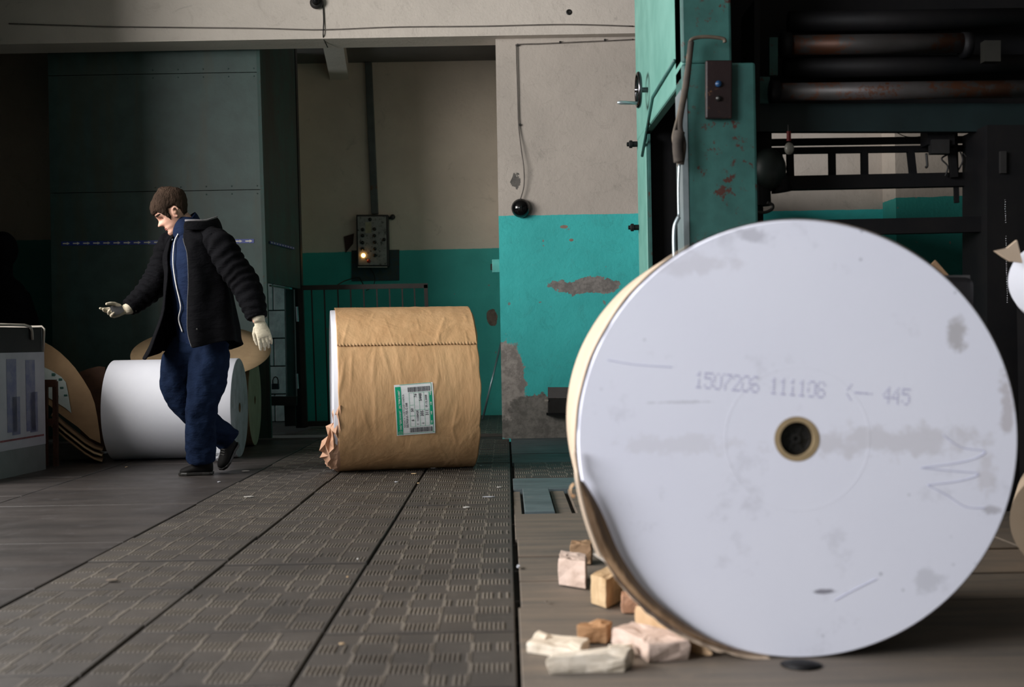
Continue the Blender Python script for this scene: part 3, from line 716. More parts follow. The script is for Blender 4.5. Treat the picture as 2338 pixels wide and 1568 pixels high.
slab = lrect(M(), -LW/2, -LH/2, LW/2, LH/2, 0, 12).build('shipping_label', simple('label_white', (.80,.81,.82), (.74,.75,.77), 20, .5, 0, 0), bp, mods=[('SOLIDIFY', dict(thickness=.0006, offset=1))], label='white and green shipping label')
m_green = simple('label_green', (.0,.36,.19), (.0,.32,.17), 20, .5, 0, 0); m_ink = simple('label_ink', (.05,.05,.07), None, 20, .5, 0, 0)
gx = lambda px: (px-745)/760*LW; gy = lambda py: (797-py)/1100*LH     # from the enlarged view of the label
m = M(); lrect(m, gx(350+30), gy(1330), gx(460+30), gy(290), .0012)
lrect(m, gx(1035), gy(1135), gx(1090), gy(430), .0012)
for a in ((470,250,1090,258),(500,1310,1130,1318),(1085,262,1093,1310)): lrect(m, gx(a[0]), gy(a[3]), gx(a[2]), gy(a[1]), .0012)
for xx in (640, 735, 835, 930, 1020): lrect(m, gx(xx), gy(1150), gx(xx+5), gy(430), .0012)
for (x0, x1, yy) in ((640,1020,1150),(640,1020,430),(735,1020,790),(640,735,910),(640,735,680)): lrect(m, gx(x0), gy(yy+5), gx(x1), gy(yy), .0012, 1)
m.build('green_print', m_green, slab)
for yy0, yy1 in ((315,415),(1180,1290)):
    x = 625; m = M()
    while x < 1065:
        w = random.choice((5, 7, 10)); lrect(m, gx(x), gy(yy1), gx(x+w), gy(yy0), .0014, 3); x += w + random.choice((4, 6, 8))
    m.build('barcode', m_ink, slab)
def ltext(m, body, px, py, size, bold=0, lift=.0016):
    vs, fs = text_mesh(body, size, bold)          # reads upwards: text x -> v, text y -> -u
    m.add([lab(gx(px) - q.y, gy(py) + q.x, lift) for q in vs], fs)
m = M(); ltext(m, 'ОАО "ЦБК КАМА"', 466, 1215, .0150, .0004); ltext(m, 'JSC "PPM KAMA"', 466, 735, .0150, .0004)
for yy in (450, 660, 860, 1060):
    a, b = gx(1062), gy(yy+20)
    m.add([lab(a-.002, b-.010, .0016), lab(a+.002, b-.010, .0016), lab(a+.002, b+.004, .0016), lab(a-.002, b+.004, .0016)], [(0,1,2,3)])
    m.add([lab(a-.006, b+.004, .0016), lab(a+.006, b+.004, .0016), lab(a, b+.012, .0016)], [(0,1,2)])
a, b = gx(437), gy(1285)
for k in range(14):
    t0, t1 = 2*PI*k/14, 2*PI*(k+1)/14
    for r0, r1 in ((.012, .0135), (.005, .0065)):
        m.add([lab(a+r0*math.cos(t0), b+r0*math.sin(t0), .0016), lab(a+r1*math.cos(t0), b+r1*math.sin(t0), .0016), lab(a+r1*math.cos(t1), b+r1*math.sin(t1), .0016), lab(a+r0*math.cos(t1), b+r0*math.sin(t1), .0016)], [(0,1,2,3)])
m.build('white_print', simple('label_print_white', (.8,.82,.8), None, 20, .5, 0, 0), slab)
m = M(); ltext(m, 'БУМАГА ГАЗЕТНАЯ МАРКА', 545, 1160, .0155); ltext(m, 'БЕЛИЗНА 75% С 008', 598, 1165, .0165, .0003)
for s_, x_, y_, z_ in (('6', 712, 1030, .022), ('50', 708, 825, .022), ('76', 788, 530, .022), ('1133042К', 805, 1040, .017), ('305', 903, 935, .024), ('5448', 883, 610, .023), ('311', 1000, 925, .024), ('01.12.2008', 988, 750, .017), ('О', 908, 1110, .014), ('Т', 812, 1120, .014)):
    ltext(m, s_, x_, y_, z_, .0004)
m.build('black_print', m_ink, slab)

# white unwrapped roll on the left
Rw = .355
def roll(name, label, X0, X1, Y, R, a, body, endm, hole=.035):
    ax, sd = frame_axis(a); o = V((X0, Y, R)); L = (X1-X0)/math.cos(a)
    t = thing(name, label, 'paper roll', ((X0+X1)/2, Y, 0))
    M().rings([ring(o,ax,sd,r,h) for r, h in ((R-.003,0),(R,.004),(R,L-.004),(R-.003,L))], True, False).build('paper_body', body, t, True)
    for h, s_ in ((0, -1), (L, 1)): M().rings([ring(o,ax,sd,hole,h-s_*.3), ring(o,ax,sd,hole,h), ring(o,ax,sd,R-.003,h)], True, False).build('roll_end', endm, t)
    for h, s_ in ((0, -1), (L, 1)): M().rings([ring(o,ax,sd,hole-.008,h-s_*.3,32), ring(o,ax,sd,hole-.008,h+s_*.002,32), ring(o,ax,sd,hole,h+s_*.002,32)], True, False).build('core_tube', m_carddk, t)
    return t
wr = roll('paper_roll', 'bare white paper roll lying on the floor behind the walking man', -2.81, -1.925, 8.78, Rw, dg(2.2), m_paper, m_paperend)
cr_ = roll('paper_roll', 'cream ended paper roll lying behind the bare white roll', -2.95, -2.02, 9.76, .363, dg(3.5), m_carddk, m_creamend)
# tan cardboard disc lying over both rolls
m = M(); n = 72; c0 = V((-2.40, 9.65, .752)); e1 = V((1, 0, -.05)).normalized(); e2 = V((0, .925, .38)).normalized()
m.rings([[c0 + e1*(rad*math.cos(2*PI*k/n)) + e2*(rad*math.sin(2*PI*k/n)) + V((0,0,.006*nz((rad*math.cos(2*PI*k/n)*3, rad*math.sin(2*PI*k/n)*3, 0), 1, 1))) for k in range(n)] for rad in (.001, .13, .27, .4, .54)], True, False)
m.build('disc_body', m_card, None, True, [('SOLIDIFY', dict(thickness=.004))])
dsc = bpy.data.objects['disc_body']; dsc.name = 'cardboard_disc'; tag(dsc, 'round tan cardboard disc lying over the two rolls behind the man', 'disc')

# kraft and cardboard sheets bent against the bin
def bent(name, label, pts, w0, mat, th, d=.55):
    """pts: front edge outline in pixels with depth, swept back"""
    m = M(); rows = [[P(px, py, Y), P(px, py, Y)+V((0, d*.5, .01)), P(px, py, Y)+V((0, d, 0))] for px, py, Y in pts]
    m.rings(rows, False, False); o = m.build(name, mat, None, True, [('SOLIDIFY', dict(thickness=th)), ('SUBSURF', dict(levels=2, render_levels=2))]); return tag(o, label, 'cardboard')
# big sheet seen from its face: outline polygon, gently curved
def face_sheet(name, label, outline, mat, curv=.15, th=.004, rows=14):
    """outline: left edge and right edge pixel pairs from top to bottom with depths (bottom nearer)"""
    m = M(); rr = []
    for (xl, xr, y, Y) in outline:
        row = []
        for k in range(9):
            u = k/8; row.append(P(xl + (xr-xl)*u, y, Y + curv*math.sin(u*PI)*.3 + .25*u))
        rr.append(row)
    m.rings(rr, False, False); o = m.build(name, mat, None, True, [('SOLIDIFY', dict(thickness=th)), ('SUBSURF', dict(levels=1, render_levels=1))]); return tag(o, label, 'cardboard')
def poly_sheet(name, label, pl, Y0, slope, mat, th=.004):
    """flat sheet leaning back: depth grows with height; outline in pixels"""
    pts = [P(px, py, Y0 + slope*(1010-py)/340.0) for px, py in pl]
    n_ = (pts[1]-pts[0]).cross(pts[3]-pts[0]).normalized()*th
    return tag(M().prism(pts, n_).build(name, mat, mods=[bev(.001, 1)]), label, 'cardboard')
arc_ = [(100,780),(118,790),(137,804),(156,822),(172,840),(190,866),(206,893),(216,920),(222,950),(227,985),(230,1012)]
poly_sheet('cardboard_sheet', 'large brown rounded cardboard sheet leaning between the bin and white roll', arc_ + [(205,1000),(178,975),(150,955),(128,938),(100,915)], 8.62, .55, simple('brown_board', (.30,.19,.10), (.25,.155,.08), 10, .8))
lb = [(101,838),(118,846),(140,860),(150,872),(155,895),(163,943),(150,932),(128,918),(101,902)]
poly_sheet('paper_notice', 'crumpled white and green printed label stuck on the leaning brown sheet', lb, 8.605, .55, simple('dim_label', (.40,.45,.44), (.30,.36,.36), 12, .7), .002)
m = M()
for a, b, c_ in ((122,855,14),(138,866,10),(141,885,8),(150,902,7),(130,905,10)):
    q = P(a, b, 8.60 + .55*(1010-b)/340); m.box(q+V((-.012,-.004,-.006*c_/8)), q+V((.012,-.002,.006*c_/8)))
tag(m.build('notice_print', simple('print_green_dk', (.02,.12,.10), None, 10, .6, 0, 0)), None, None).parent = bpy.data.objects['paper_notice']
for k, (dy, lab_) in enumerate(((8, 'upper thin brown sheet in the curved stack under the leaning cardboard'), (20, 'middle thin brown sheet in the curved stack under the leaning cardboard'), (33, 'lowest thin brown sheet in the curved stack under the leaning cardboard'))):
    cu = [(118,938),(133,950),(150,965),(172,982),(195,1000),(215,1012),(234,1018)]
    m = M(); m.rings([[P(x, min(y+dy, y+dy+(0)), 8.5), P(x+3, y+dy-6, 8.9)] for x, y in cu], False, False)
    for v in m.v: v.z = max(v.z, .01+.01*(3-k))
    o = m.build('cardboard_layer', m_carddk if k != 1 else m_card, None, True, [('SOLIDIFY', dict(thickness=.012))]); tag(o, lab_, 'cardboard', 'curved cardboard layers')
tag(M().prism([P(180,850,9.3), P(200,842,9.3), P(225,836,9.3), P(240,838,9.3), P(240,1029,9.3), P(185,1029,9.3)], (0,.01,0)).build('cardboard_scrap', simple('dark_brown_scrap', (.10,.045,.025), None, 10, .8)), 'small dark reddish cardboard scrap behind the white roll', 'cardboard')
def crumple(name, label, c, r, mat, seed, cat='paper', sq=(1,1,1), group=None):
    m = M().ball((0,0,0), 1, 14, 9)
    for v in m.v:
        k = 1 + .55*nz(v, 1.6, seed) + .25*nz(v, 4, seed+3)
        v.x *= r*k*sq[0]; v.y *= r*k*sq[1]; v.z *= r*k*sq[2]
    mz = min(v.z for v in m.v)
    for v in m.v: v.x += c[0]; v.y += c[1]; v.z += c[2] - mz
    return tag(m.build(name, mat), label, cat, group)
g = G(535, 1042); crumple('crumpled_paper', 'pale crumpled paper pressed under the right end of the white roll', (g.x, 8.42, .003), .035, m_paperend, 2, sq=(1.8,.8,1.2))
g = G(232, 1040); crumple('crumpled_paper', 'small grey paper scrap beside the left end of the white roll', (g.x, g.y, .003), .03, m_paperend, 5, sq=(1.6,.8,.4))
# red wooden frame next to the bin
pf = thing('wooden_frame', 'narrow dark reddish wooden frame between the bin and cardboard sheets', 'frame', G(118, 1068))
for a, b in (((104,872),(104,1066)), ((126,870),(128,1068))): M().bar(P(*a, 8.38), V((P(*b, 8.38).x, 8.38, 0)), .03, .03, (0,1,0)).build('upright', m_oldred, pf)
M().bar(P(103,875,8.37), P(128,875,8.37), .03, .05).build('crosspiece', m_oldred, pf)
M().bar(P(103,965,8.37), P(128,962,8.37), .03, .05).build('crosspiece', m_oldred, pf)

# ------------------------------------------------------------------ bin at the left edge
bi = thing('storage_bin', 'printed white and grey bin with pale metal rim cut by the left edge', 'bin', (-3.3, 7.7, 0))
def bx(z, y): return -3.13 + (y-7.64)*.105        # right face line
ya, yb_ = 7.2, 8.155
def binside(z0, z1, off=0.0, y0=ya, y1=yb_, th=.02):
    return M().hexa([(bx(0,y0)-th+off,y0,z0),(bx(0,y0)+off,y0,z0),(bx(0,y1)+off,y1,z0),(bx(0,y1)-th+off,y1,z0),(bx(0,y0)-th+off,y0,z1),(bx(0,y0)+off,y0,z1),(bx(0,y1)+off,y1,z1),(bx(0,y1)-th+off,y1,z1)])
m_bgrey = simple('bin_grey', (.19,.21,.215), (.16,.175,.18), 6, .6)
binside(.0, .17).build('base_panel', m_bgrey, bi)
binside(.17, .78, .002).build('printed_panel', simple('bin_white', (.46,.46,.52), (.38,.385,.44), 5, .6), bi, label='white panel with blurred blue printing')
binside(.78, .94, -.004).build('upper_panel', m_black, bi)
M().box((-3.75, yb_-.02, 0), (bx(0,yb_)-.005, yb_, .94)).build('rear_panel', m_bgrey, bi)
m = M()
M().box((-3.75, ya, 0), (bx(0,ya)-.005, ya+.02, .94)).build('front_panel', m_bgrey, bi)
M().tube([(bx(0,7.3), 7.3, .955), (bx(0,yb_-.25), yb_-.25, .955), (bx(0,yb_-.2)+.008, yb_-.19, .945), (bx(0,yb_-.2)+.01, yb_-.17, .92), (bx(0,yb_-.2)+.01, yb_-.165, .86)], .009, 8).build('rim_handle', m_paint_lt, bi, True)
M().tube([(-3.75, yb_, .95), (bx(0,yb_)-.01, yb_, .95), (bx(0,yb_)+.006, yb_, .935), (bx(0,yb_)-.002, yb_-.005, .78)], .007, 8).build('rim_rail', m_paint_lt, bi, True)
m_bb = simple('print_blue', (.12,.13,.26), (.22,.23,.32), 14, .6, 0, 0); m = M()
for y0, y1, z0, z1 in ((7.66,7.78,.28,.74),(7.9,8.02,.27,.73),(7.72,7.82,.26,.5),(7.95,8.05,.26,.52)):
    m.hexa([(bx(0,y)+.003+dx, y, z) for z in (z0, z1) for (y, dx) in ((y0,0),(y0,.001),(y1,.001),(y1,0))])
m.build('blue_figures', m_bb, bi, label='blurred blue bottle-like shapes')
m = M(); y = 7.45
while y < 8.12:
    m.hexa([(bx(0,yy)+.003+dx, yy, z) for z in (.225, .237) for (yy, dx) in ((y,0),(y,.001),(y+.012,.001),(y+.012,0))]); y += .018
m.build('red_letters', simple('print_red', (.28,.05,.06), None, 20, .6, 0, 0), bi, label='row of tiny dark red letters')

# ------------------------------------------------------------------ blocks and rubble in front
def block(name, label, pts, ztop, mat, cat='block', seed=1, rough_=.004, zb=0.001, grp=None):
    """irregular slab: ground outline (world xy), top height"""
    n = len(pts); m = M(); L = 4
    cx = sum(p[0] for p in pts)/n; cy = sum(p[1] for p in pts)/n
    # densify outline
    out = []
    for i in range(n):
        a, b = V((pts[i][0], pts[i][1], 0)), V((pts[(i+1)%n][0], pts[(i+1)%n][1], 0))
        for k in range(4): out.append(a.lerp(b, k/4))
    R_ = []
    for l in range(L+1):
        z = zb + (ztop-zb)*l/L; s = .965 if l in (0, L) else 1.0
        R_.append([V((cx+(q.x-cx)*s, cy+(q.y-cy)*s, z)) + V((nz(q+V((0,0,z)), 40, seed), nz(q+V((0,0,z)), 40, seed+5), 0))*rough_ + V((0,0,nz(q, 18, seed+9)*rough_*1.5 if l == L else 0)) for q in out])
    top = R_[-1]; R_.append([V((cx+(q.x-cx)*.5, cy+(q.y-cy)*.5, q.z+nz(q, 12, seed)*rough_)) for q in top])
    m.rings(R_); return tag(m.build(name, mat, mods=[bev(.002, 1)]), label, cat, grp)
def gpx(*a): return [tuple(G(x, y))[:2] for x, y in a]
# depth of pieces from where they meet the floor
def slab_px(name, label, x0, x1, yfl, depth, h, mat, seed, skew=0, taper=1.0, yfr=None, **k):
    a, b = G(x0, yfl), G(x1, yfr or yfl)
    pts = [(a.x, a.y), (b.x, b.y), (b.x+skew, b.y+depth*taper), (a.x+skew, a.y+depth)]
    return block(name, label, pts, h, mat, seed=seed, **k)
slab_px('brick', 'pale pink brick standing on end left of the other blocks', 1276, 1338, 1336, .16, .088, m_blockpink, 1, .015, yfr=1346)
a = G(1349, 1378); b = G(1384, 1391); c = G(1428, 1384)
block('wood_block', 'tan wooden block in the middle wedged against the big roll', [(a.x, a.y), (b.x, b.y), (c.x, c.y+.08), (a.x+.07, a.y+.16)], .088, m_blocktan, seed=2)
a = G(1303, 1290)
block('wood_block', 'rough dark brown block lying behind the pale pink brick', [(a.x+.0, a.y+.02), (a.x+.075, a.y), (a.x+.085, a.y+.1), (a.x+.01, a.y+.12)], .07, m_blockbrown, seed=3, rough_=.007)
slab_px('wood_block', 'small reddish block just under the torn wrapping of the big roll', 1419, 1458, 1401, .09, .05, m_blockred, 4, .01)
slab_px('brick', 'thin pale slab at the left of the rubble by the floor joint', 1202, 1325, 1492, .12, .028, m_blockwhite, 5, .03, yfr=1510, rough_=.006)
slab_px('brick', 'chipped cream slab nearest the camera in the rubble', 1250, 1428, 1541, .07, .042, m_blockwhite, 6, .03, yfr=1536, rough_=.008)
slab_px('brick', 'orange broken slab lying behind the two pale front slabs', 1318, 1388, 1470, .07, .045, m_blockorange, 7, .02, rough_=.008)
a = G(1405, 1500); b = G(1480, 1516); c = G(1576, 1508)
block('brick', 'pinkish slab right of the others at the foot of the roll', [(a.x, a.y+.10), (a.x+.06, a.y+.0), (b.x, b.y), (c.x, c.y), (c.x-.01, c.y+.07), (c.x-.07, c.y+.16), (a.x+.06, a.y+.19)], .050, m_blockpink, seed=8, rough_=.006)
slab_px('brick', 'grey-cream broken slab bridging the front rubble pieces', 1388, 1440, 1506, .04, .033, m_blockwhite, 9, .01, rough_=.006)
a = G(1555, 1475)
crumple('mortar_crumb', 'small white crumb on the pinkish slab', (a.x-.0, a.y+.06, .054), .012, m_blockwhite, 4, 'rubble')
# grey cardboard strip lying over the blocks
m = M(); q = [P(1357,1262,3.55), P(1385,1280,3.45), P(1412,1302,3.38), P(1440,1340,3.30)]
m.rings([[p, p+V((.02,.10,-.02))] for p in q], False, False)
tag(m.build('cardboard_strip', simple('grey_strip', (.30,.27,.23), (.2,.18,.16), 10, .8), None, True, [('SOLIDIFY', dict(thickness=.006))]), 'grey cardboard strip lying across the blocks beside the roll', 'cardboard')
m = M(); rr = []
for x, y, yb2 in ((1457,1360,1440),(1480,1382,1448),(1510,1405,1460),(1545,1425,1480),(1590,1452,1495),(1640,1478,1503)):
    g_ = G(x, yb2); rr.append([P(x-9, y+8, g_.y+.0), g_ + V((-.01,0,.003))])
m.rings(rr, False, False)
tag(m.build('kraft_flap', m_kraftin, None, False, [('SOLIDIFY', dict(thickness=.003)), ('SUBSURF', dict(levels=2, render_levels=2))]), 'brown kraft flap hanging to the floor under the big roll', 'wrapping paper')

# litter on the floor
chips = [(567,1134,26,3,'long white scrap on the ribbed plates left of the middle'),(955,1103,7,3,'pale chip on the floor joint below the kraft roll'),(905,1100,10,3,'tiny bluish chip below the kraft roll'),(990,1068,20,3,'white scrap right in front of the kraft roll'),
 (945,1081,18,3,'yellowish scrap in front of the kraft roll middle'),(1098,1063,8,2,'little pale chip near the right end of the kraft roll'),(817,1276,5,3,'single white crumb on the open ribbed floor'),(793,1317,7,3,'tan crumb on the open ribbed floor'),
 (1115,1134,30,2,'long thin yellowish straw on the right ribbed plates'),(1066,1158,20,4,'cream flake on the right ribbed plates'),(575,1180,22,3,'dull tan scrap on the left ribbed plates'),(255,1324,30,7,'faint tan smear of debris far left on the floor'),
 (560,1075,20,2,'small pale scrap right of the front shoe'),(288,1066,5,3,'white crumb in front of the white roll'),(1183,1293,9,12,'small crushed scrap in the joint beside the boards'),(1247,1372,8,5,'dark pebble on the floor boards'),(830,1180,6,2,'faint chip near the centre of the floor'),(500,1100,8,2,'tiny chip on the floor past the front shoe'),(1140,1112,14,2,'pale sliver close to the board edge'),(780,1470,14,4,'grey streak of scrap near the bottom of the picture')]
m_scrap = simple('dusty_paper', (.55,.54,.52), (.35,.33,.30), 60, .8)
for i, (px, py, w, h, lb_) in enumerate(chips):
    g_ = G(px, py, .005); s_ = g_.y/F; w2, d2 = w*s_/2, max(h*s_*g_.y/H*.5, .008)*.6
    n_ = 7; pts = [(g_.x + w2*math.cos(2*PI*k/n_)*random.uniform(.6, 1), g_.y + d2*math.sin(2*PI*k/n_)*random.uniform(.6, 1)) for k in range(n_)]
    mt = (m_scrap, m_blocktan, m_paperend)[i % 3] if 'dark' not in lb_ and 'dull' not in lb_ and 'faint' not in lb_ else m_plank
    tag(M().prism([(x, y, .0045) for x, y in pts], (0, 0, .003)).build('paper_scrap' if mt in (m_scrap, m_paperend) else 'debris_scrap', mt), lb_, 'litter')
g_ = G(1822, 1513); tag(M().lathe([(.045,0),(.05,.004),(.02,.012),(0,.013)], 14, (g_.x, g_.y-.03, .0)).build('dirt_clod', m_black, smooth=True), 'dark flat clod of dirt under the front of the big roll', 'litter')

# ------------------------------------------------------------------ printing press on the right
pr = thing('printing_press', 'massive dark printing press with teal painted side frame', 'printing press', (1.6, 5.9, 0))
XS = .768
def plateYZ(pts, x0, x1): return M().prism([(x0, y, z) for y, z in pts], (x1-x0, 0, 0))
plateYZ([(5.24,1.9),(7.03,1.93),(7.03,4.0),(5.24,4.0)], XS, XS+.05).build('side_frame', m_press, pr, mods=[bev(.01)], label='teal upper side plate, coloured lighter as the window-lit side')
plateYZ([(6.62,0),(7.03,0),(7.03,1.93),(6.62,1.93)], XS, XS+.012).build('rear_leg', m_press, pr, mods=[bev(.01)])
M().box((XS+.012, 6.60, 0), (XS+.026, 7.0, 1.9)).build('inner_leg', m_press_shade, pr)
M().box((XS, 5.23, 0), (1.084, 5.42, 1.97)).build('front_leg', m_press_shade, pr, mods=[bev(.012)], label='teal front column, coloured darker as the shaded side, with rust stains')
M().box((XS, 5.235, 1.97), (.985, 5.42, 4.0)).build('front_leg_top', m_press_shade, pr, mods=[bev(.012)])
M().box((XS-.004, 5.226, 0), (XS+.02, 5.41, 1.86)).build('edge_strip', m_bright, pr, label='bright strip standing in for the lit left face of the column')  # bright strip imitates window light on the column's left face
M().box((XS+.17, 5.5, 0), (XS+.2, 6.6, 1.95)).build('inner_panel', m_black, pr)
M().box((1.05, 5.95, 1.87), (4.2, 6.15, 4.1)).build('upper_housing', m_black, pr)
M().box((.796, 6.72, 0), (1.42, 6.8, 4.0)).build('rear_panel', m_black, pr)
M().box((1.2, 6.85, 0), (1.4, 9.6, 2.08)).build('wall_shade_block', m_black, pr)  # unseen block added behind the column to shade the back wall
boxpx(M(), 1722, 236, 2420, 300, 5.62, .05).build('lower_lip', simple('blackish_teal', (.006,.017,.018), None, 5, .5), pr)
for y, x0, x1, r, Y in ((103, 1805, 2195, .046, 5.72), (210, 1780, 2420, .040, 5.55)):
    M().tube([P(x0, y, Y), P(x1, y-(x1-x0)*.012, Y)], r, 28).build('roller', m_roller, pr, True)
    for xx in (x0-12, x1+10): M().tube([P(xx-10, y, Y), P(xx+10, y, Y)], r*1.3, 24).build('roller_bearing', m_black, pr, True)
M().tube([P(1800, 50, 5.8), P(2400, 42, 5.8)], .05, 24).build('roller', m_black, pr, True)
for k in range(1): M().tube([P(1790, 155, 5.8), P(2400, 148, 5.8)], .05, 20).build('roller', m_black, pr, True)
boxpx(M(), 1757, 85, 1776, 172, 5.68, .03).build('guide_strip', m_press_shade, pr)
boxpx(M(), 2248, 92, 2285, 140, 5.6, .05).build('bearing_block', simple('dull_olive', (.022,.021,.016), None, 8, .6), pr)
boxpx(M(), 1735, 175, 1758, 235, 5.6, .05).build('bearing_block', m_press_shade, pr)
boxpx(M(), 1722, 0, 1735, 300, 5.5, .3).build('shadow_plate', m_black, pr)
boxpx(M(), 1722, 285, 1762, 350, 5.7, .1).build('bracket', m_black, pr)
def pbar(n_, x0, y0, x1, y1, th, Y, mat=m_black, w=.03): return M().bar(P(x0, y0, Y), P(x1, y1, Y), w, th*Y/F).build(n_, mat, pr)
pbar('rail', 1755, 325.5, 2256, 318, 15, 5.9); pbar('rail', 1755, 345, 2256, 338, 14, 5.85); pbar('rail', 1785, 419, 2260, 409, 31, 5.8, w=.06); pbar('rail', 1722, 524, 2262, 512, 35, 5.6, w=.06)
for x0, x1 in ((1803, 1805), (1899, 1900), (1973, 1974), (2078, 2086)):
    M().bar(P(x0, 340, 5.85), P(x1, 412, 5.85), .03, .032, (0,1,0)).build('upright', m_black, pr)
boxpx(M(), 2118, 292, 2180, 330, 5.7, .1).build('junction_block', m_black, pr); boxpx(M(), 2128, 318, 2168, 350, 5.68, .05).build('junction_box', m_dsteel, pr)
M().bar(P(2180, 300, 5.8), P(2184, 463, 5.8), .02, .02, (0,1,0)).build('hanging_rod', m_black, pr); M().bar(P(2172, 340, 5.75), P(2178, 405, 5.75), .03, .03, (0,1,0)).build('hanging_bracket', m_black, pr)
def pc(pts, r, Y, n_='hose', mat=m_cable):
    q = [P(x, y, Y) for x, y in pts]; out = []
    for i in range(len(q)-1):
        p0, p1, p2, p3 = q[max(i-1,0)], q[i], q[i+1], q[min(i+2,len(q)-1)]
        for k in range(6):
            u = k/6; out.append(.5*((2*p1)+(p2-p0)*u+(2*p0-5*p1+4*p2-p3)*u*u+(3*p1-p0-3*p2+p3)*u**3))
    out.append(q[-1]); return M().tube(out, r, 8).build(n_, mat, pr, True)
pc([(2192,345),(2198,365),(2190,385),(2176,402)], .004, 5.75); pc([(2200,350),(2208,358),(2214,350),(2222,340),(2234,300)], .004, 5.75)
pc([(2158,402),(2164,380),(2150,362),(2170,350)], .004, 5.75); pc([(2115,350),(2117,378),(2113,382)], .006, 5.75); pc([(2235,345),(2252,365),(2262,368)], .009, 5.8)
pc([(2048,303),(2070,312),(2100,312),(2120,306)], .002, 5.9)
# motor and hook at the left of the opening
M().ball(P(1752, 388, 5.6), (.085,.09,.10), 20, 12).build('motor', simple('green_black_paint', (.018,.03,.026), (.01,.014,.013), 6, .5), pr, True)
M().tube([P(1736, 400, 5.6), P(1738, 470, 5.6)], .045, 16).build('motor_foot', m_black, pr)
M().tube([P(1776, 350, 5.6), P(1780, 395, 5.6), P(1786, 438, 5.6)], [.02,.03,.05], 12).build('motor_cone', m_black, pr, True)
pc([(1724,483),(1745,485),(1762,478),(1764,468),(1752,462)], .007, 5.5, 'hook')
pc([(1800,285),(1800,300)], .003, 5.5, 'pull_cord'); 
M().tube([P(1801,300,5.5), P(1801,322,5.5)], .010, 10).build('red_handle', simple('red_handle', (.22,.01,.01), None, 10, .5), pr, label='small red pull handle')
M().ball(P(1802, 339, 5.5), (.022,.022,.028), 14, 8).build('pull_knob', simple('knob_cream', (.30,.29,.25), None, 10, .4), pr, True, label='dull cream knob')
boxpx(M(), 2254, 285, 2420, 1560, 5.5, .3).build('right_column', m_black, pr)
boxpx(M(), 2285, 345, 2298, 395, 5.48, .02).build('name_strip', m_dsteel, pr)
m = M()
for k in range(46):
    y = 456 + k*5.2
    if 508 < y < 538: continue
    m.ball(P(2295+ (y-456)*.022, y, 5.4), .0028, 6, 4)
m.build('bead_chain', m_chrome, pr, True, label='thin bright bead chain')
M().box((1.2, 6.0, 0), (2.9, 6.8, .55)).build('lower_body', m_black, pr)
M().box((2.25, 4.6, 0), (4.0, 5.4, .92)).build('delivery_table', m_black, pr)
# hand wheel, lever and pins on the light teal plate
hw = P(1482, 205, 6.45); hw.x = XS-.05
m = M(); rr_ = []
m2 = [hw + V((0, .085*math.cos(2*PI*k/32), .085*math.sin(2*PI*k/32))) for k in range(33)]
m.tube(m2, .011, 10, False)
for k in range(3):
    a = k*2*PI/3+.4; m.tube([hw, hw+V((0,.083*math.cos(a),.083*math.sin(a)))], .006, 8)
m.tube([hw+V((-.02,0,0)), hw+V((.06,0,0))], .014, 12)
hwo = m.build('hand_wheel', simple('dark_chrome', (.10,.10,.11), (.07,.07,.07), 5, .2, 1.0, 0), pr, True, label='chrome hand wheel')
M().tube([hw+V((-.0,-.03,-.075)), hw+V((-.10,-.03,-.07)), hw+V((-.115,-.03,-.07))], [.008,.010,.006], 10).build('wheel_handle', m_bright, hwo, True)
for px, py in ((1443, 329), (1449, 519)):
    c_ = P(px+10, py, 7.0); M().lathe([(.016, 0), (.016, .03), (.022, .03), (.022, .045), (.012, .05), (.012, .06), (0, .062)], 12, V((XS, c_.y, c_.z)), (-1,0,0)).build('pin', m_black, pr)
M().tube([V((XS-.006, 5.4, 2.02)), V((XS-.006, 6.2, 2.02)), V((XS-.006, 6.72, 1.80))], .008, 8).build('pipe', m_press_shade, pr, True)
# hose bundle hanging on the column, pipe above it
pc([(1655,97),(1650,88),(1610,84),(1580,90),(1574,110),(1568,160),(1560,210),(1550,260),(1540,300),(1538,320),(1546,350),(1550,380)], .008, 5.15, 'hose', simple('old_hose', (.10,.075,.05), (.05,.04,.03), 14, .7))
pc([(1578,95),(1572,150),(1566,200),(1556,250),(1552,290),(1560,330),(1555,375)], .013, 5.15, 'hose', simple('rag_hose', (.055,.042,.03), (.03,.024,.02), 14, .85))
pc([(1552,300),(1547,330),(1550,370)], .022, 5.14, 'hose_wrap', simple('rag_wrap', (.06,.048,.038), (.03,.024,.02), 20, .9))
pc([(1551,375),(1549,430),(1550,495)], .005, 5.14, 'wire_end', m_bright)
pc([(1550,495),(1541,515),(1539,545),(1540,590)], .009, 5.16, 'spring_hose', m_bright)
cpp = thing('press_switch_plate', 'dark red switch plate with a blue button on the teal press column', 'switch plate', P(1641, 200, 5.21))
boxpx(M(), 1612, 137, 1672, 270, 5.19, .032).build('plate', steel('maroon_plate', (.014,.005,.005), None, .5, .1), cpp, mods=[bev(.006)])
M().lathe([(.014, 0), (.013, .012), (0, .016)], 14, P(1640, 192, 5.19), (0,-1,0)).build('blue_button', simple('blue_plastic', (.01,.06,.16), None, 20, .4, 0, 0), cpp, True, label='round blue button')
M().lathe([(.012, 0), (.011, .012), (0, .016)], 14, P(1640, 225, 5.19), (0,-1,0)).build('black_button', m_btn, cpp, True)
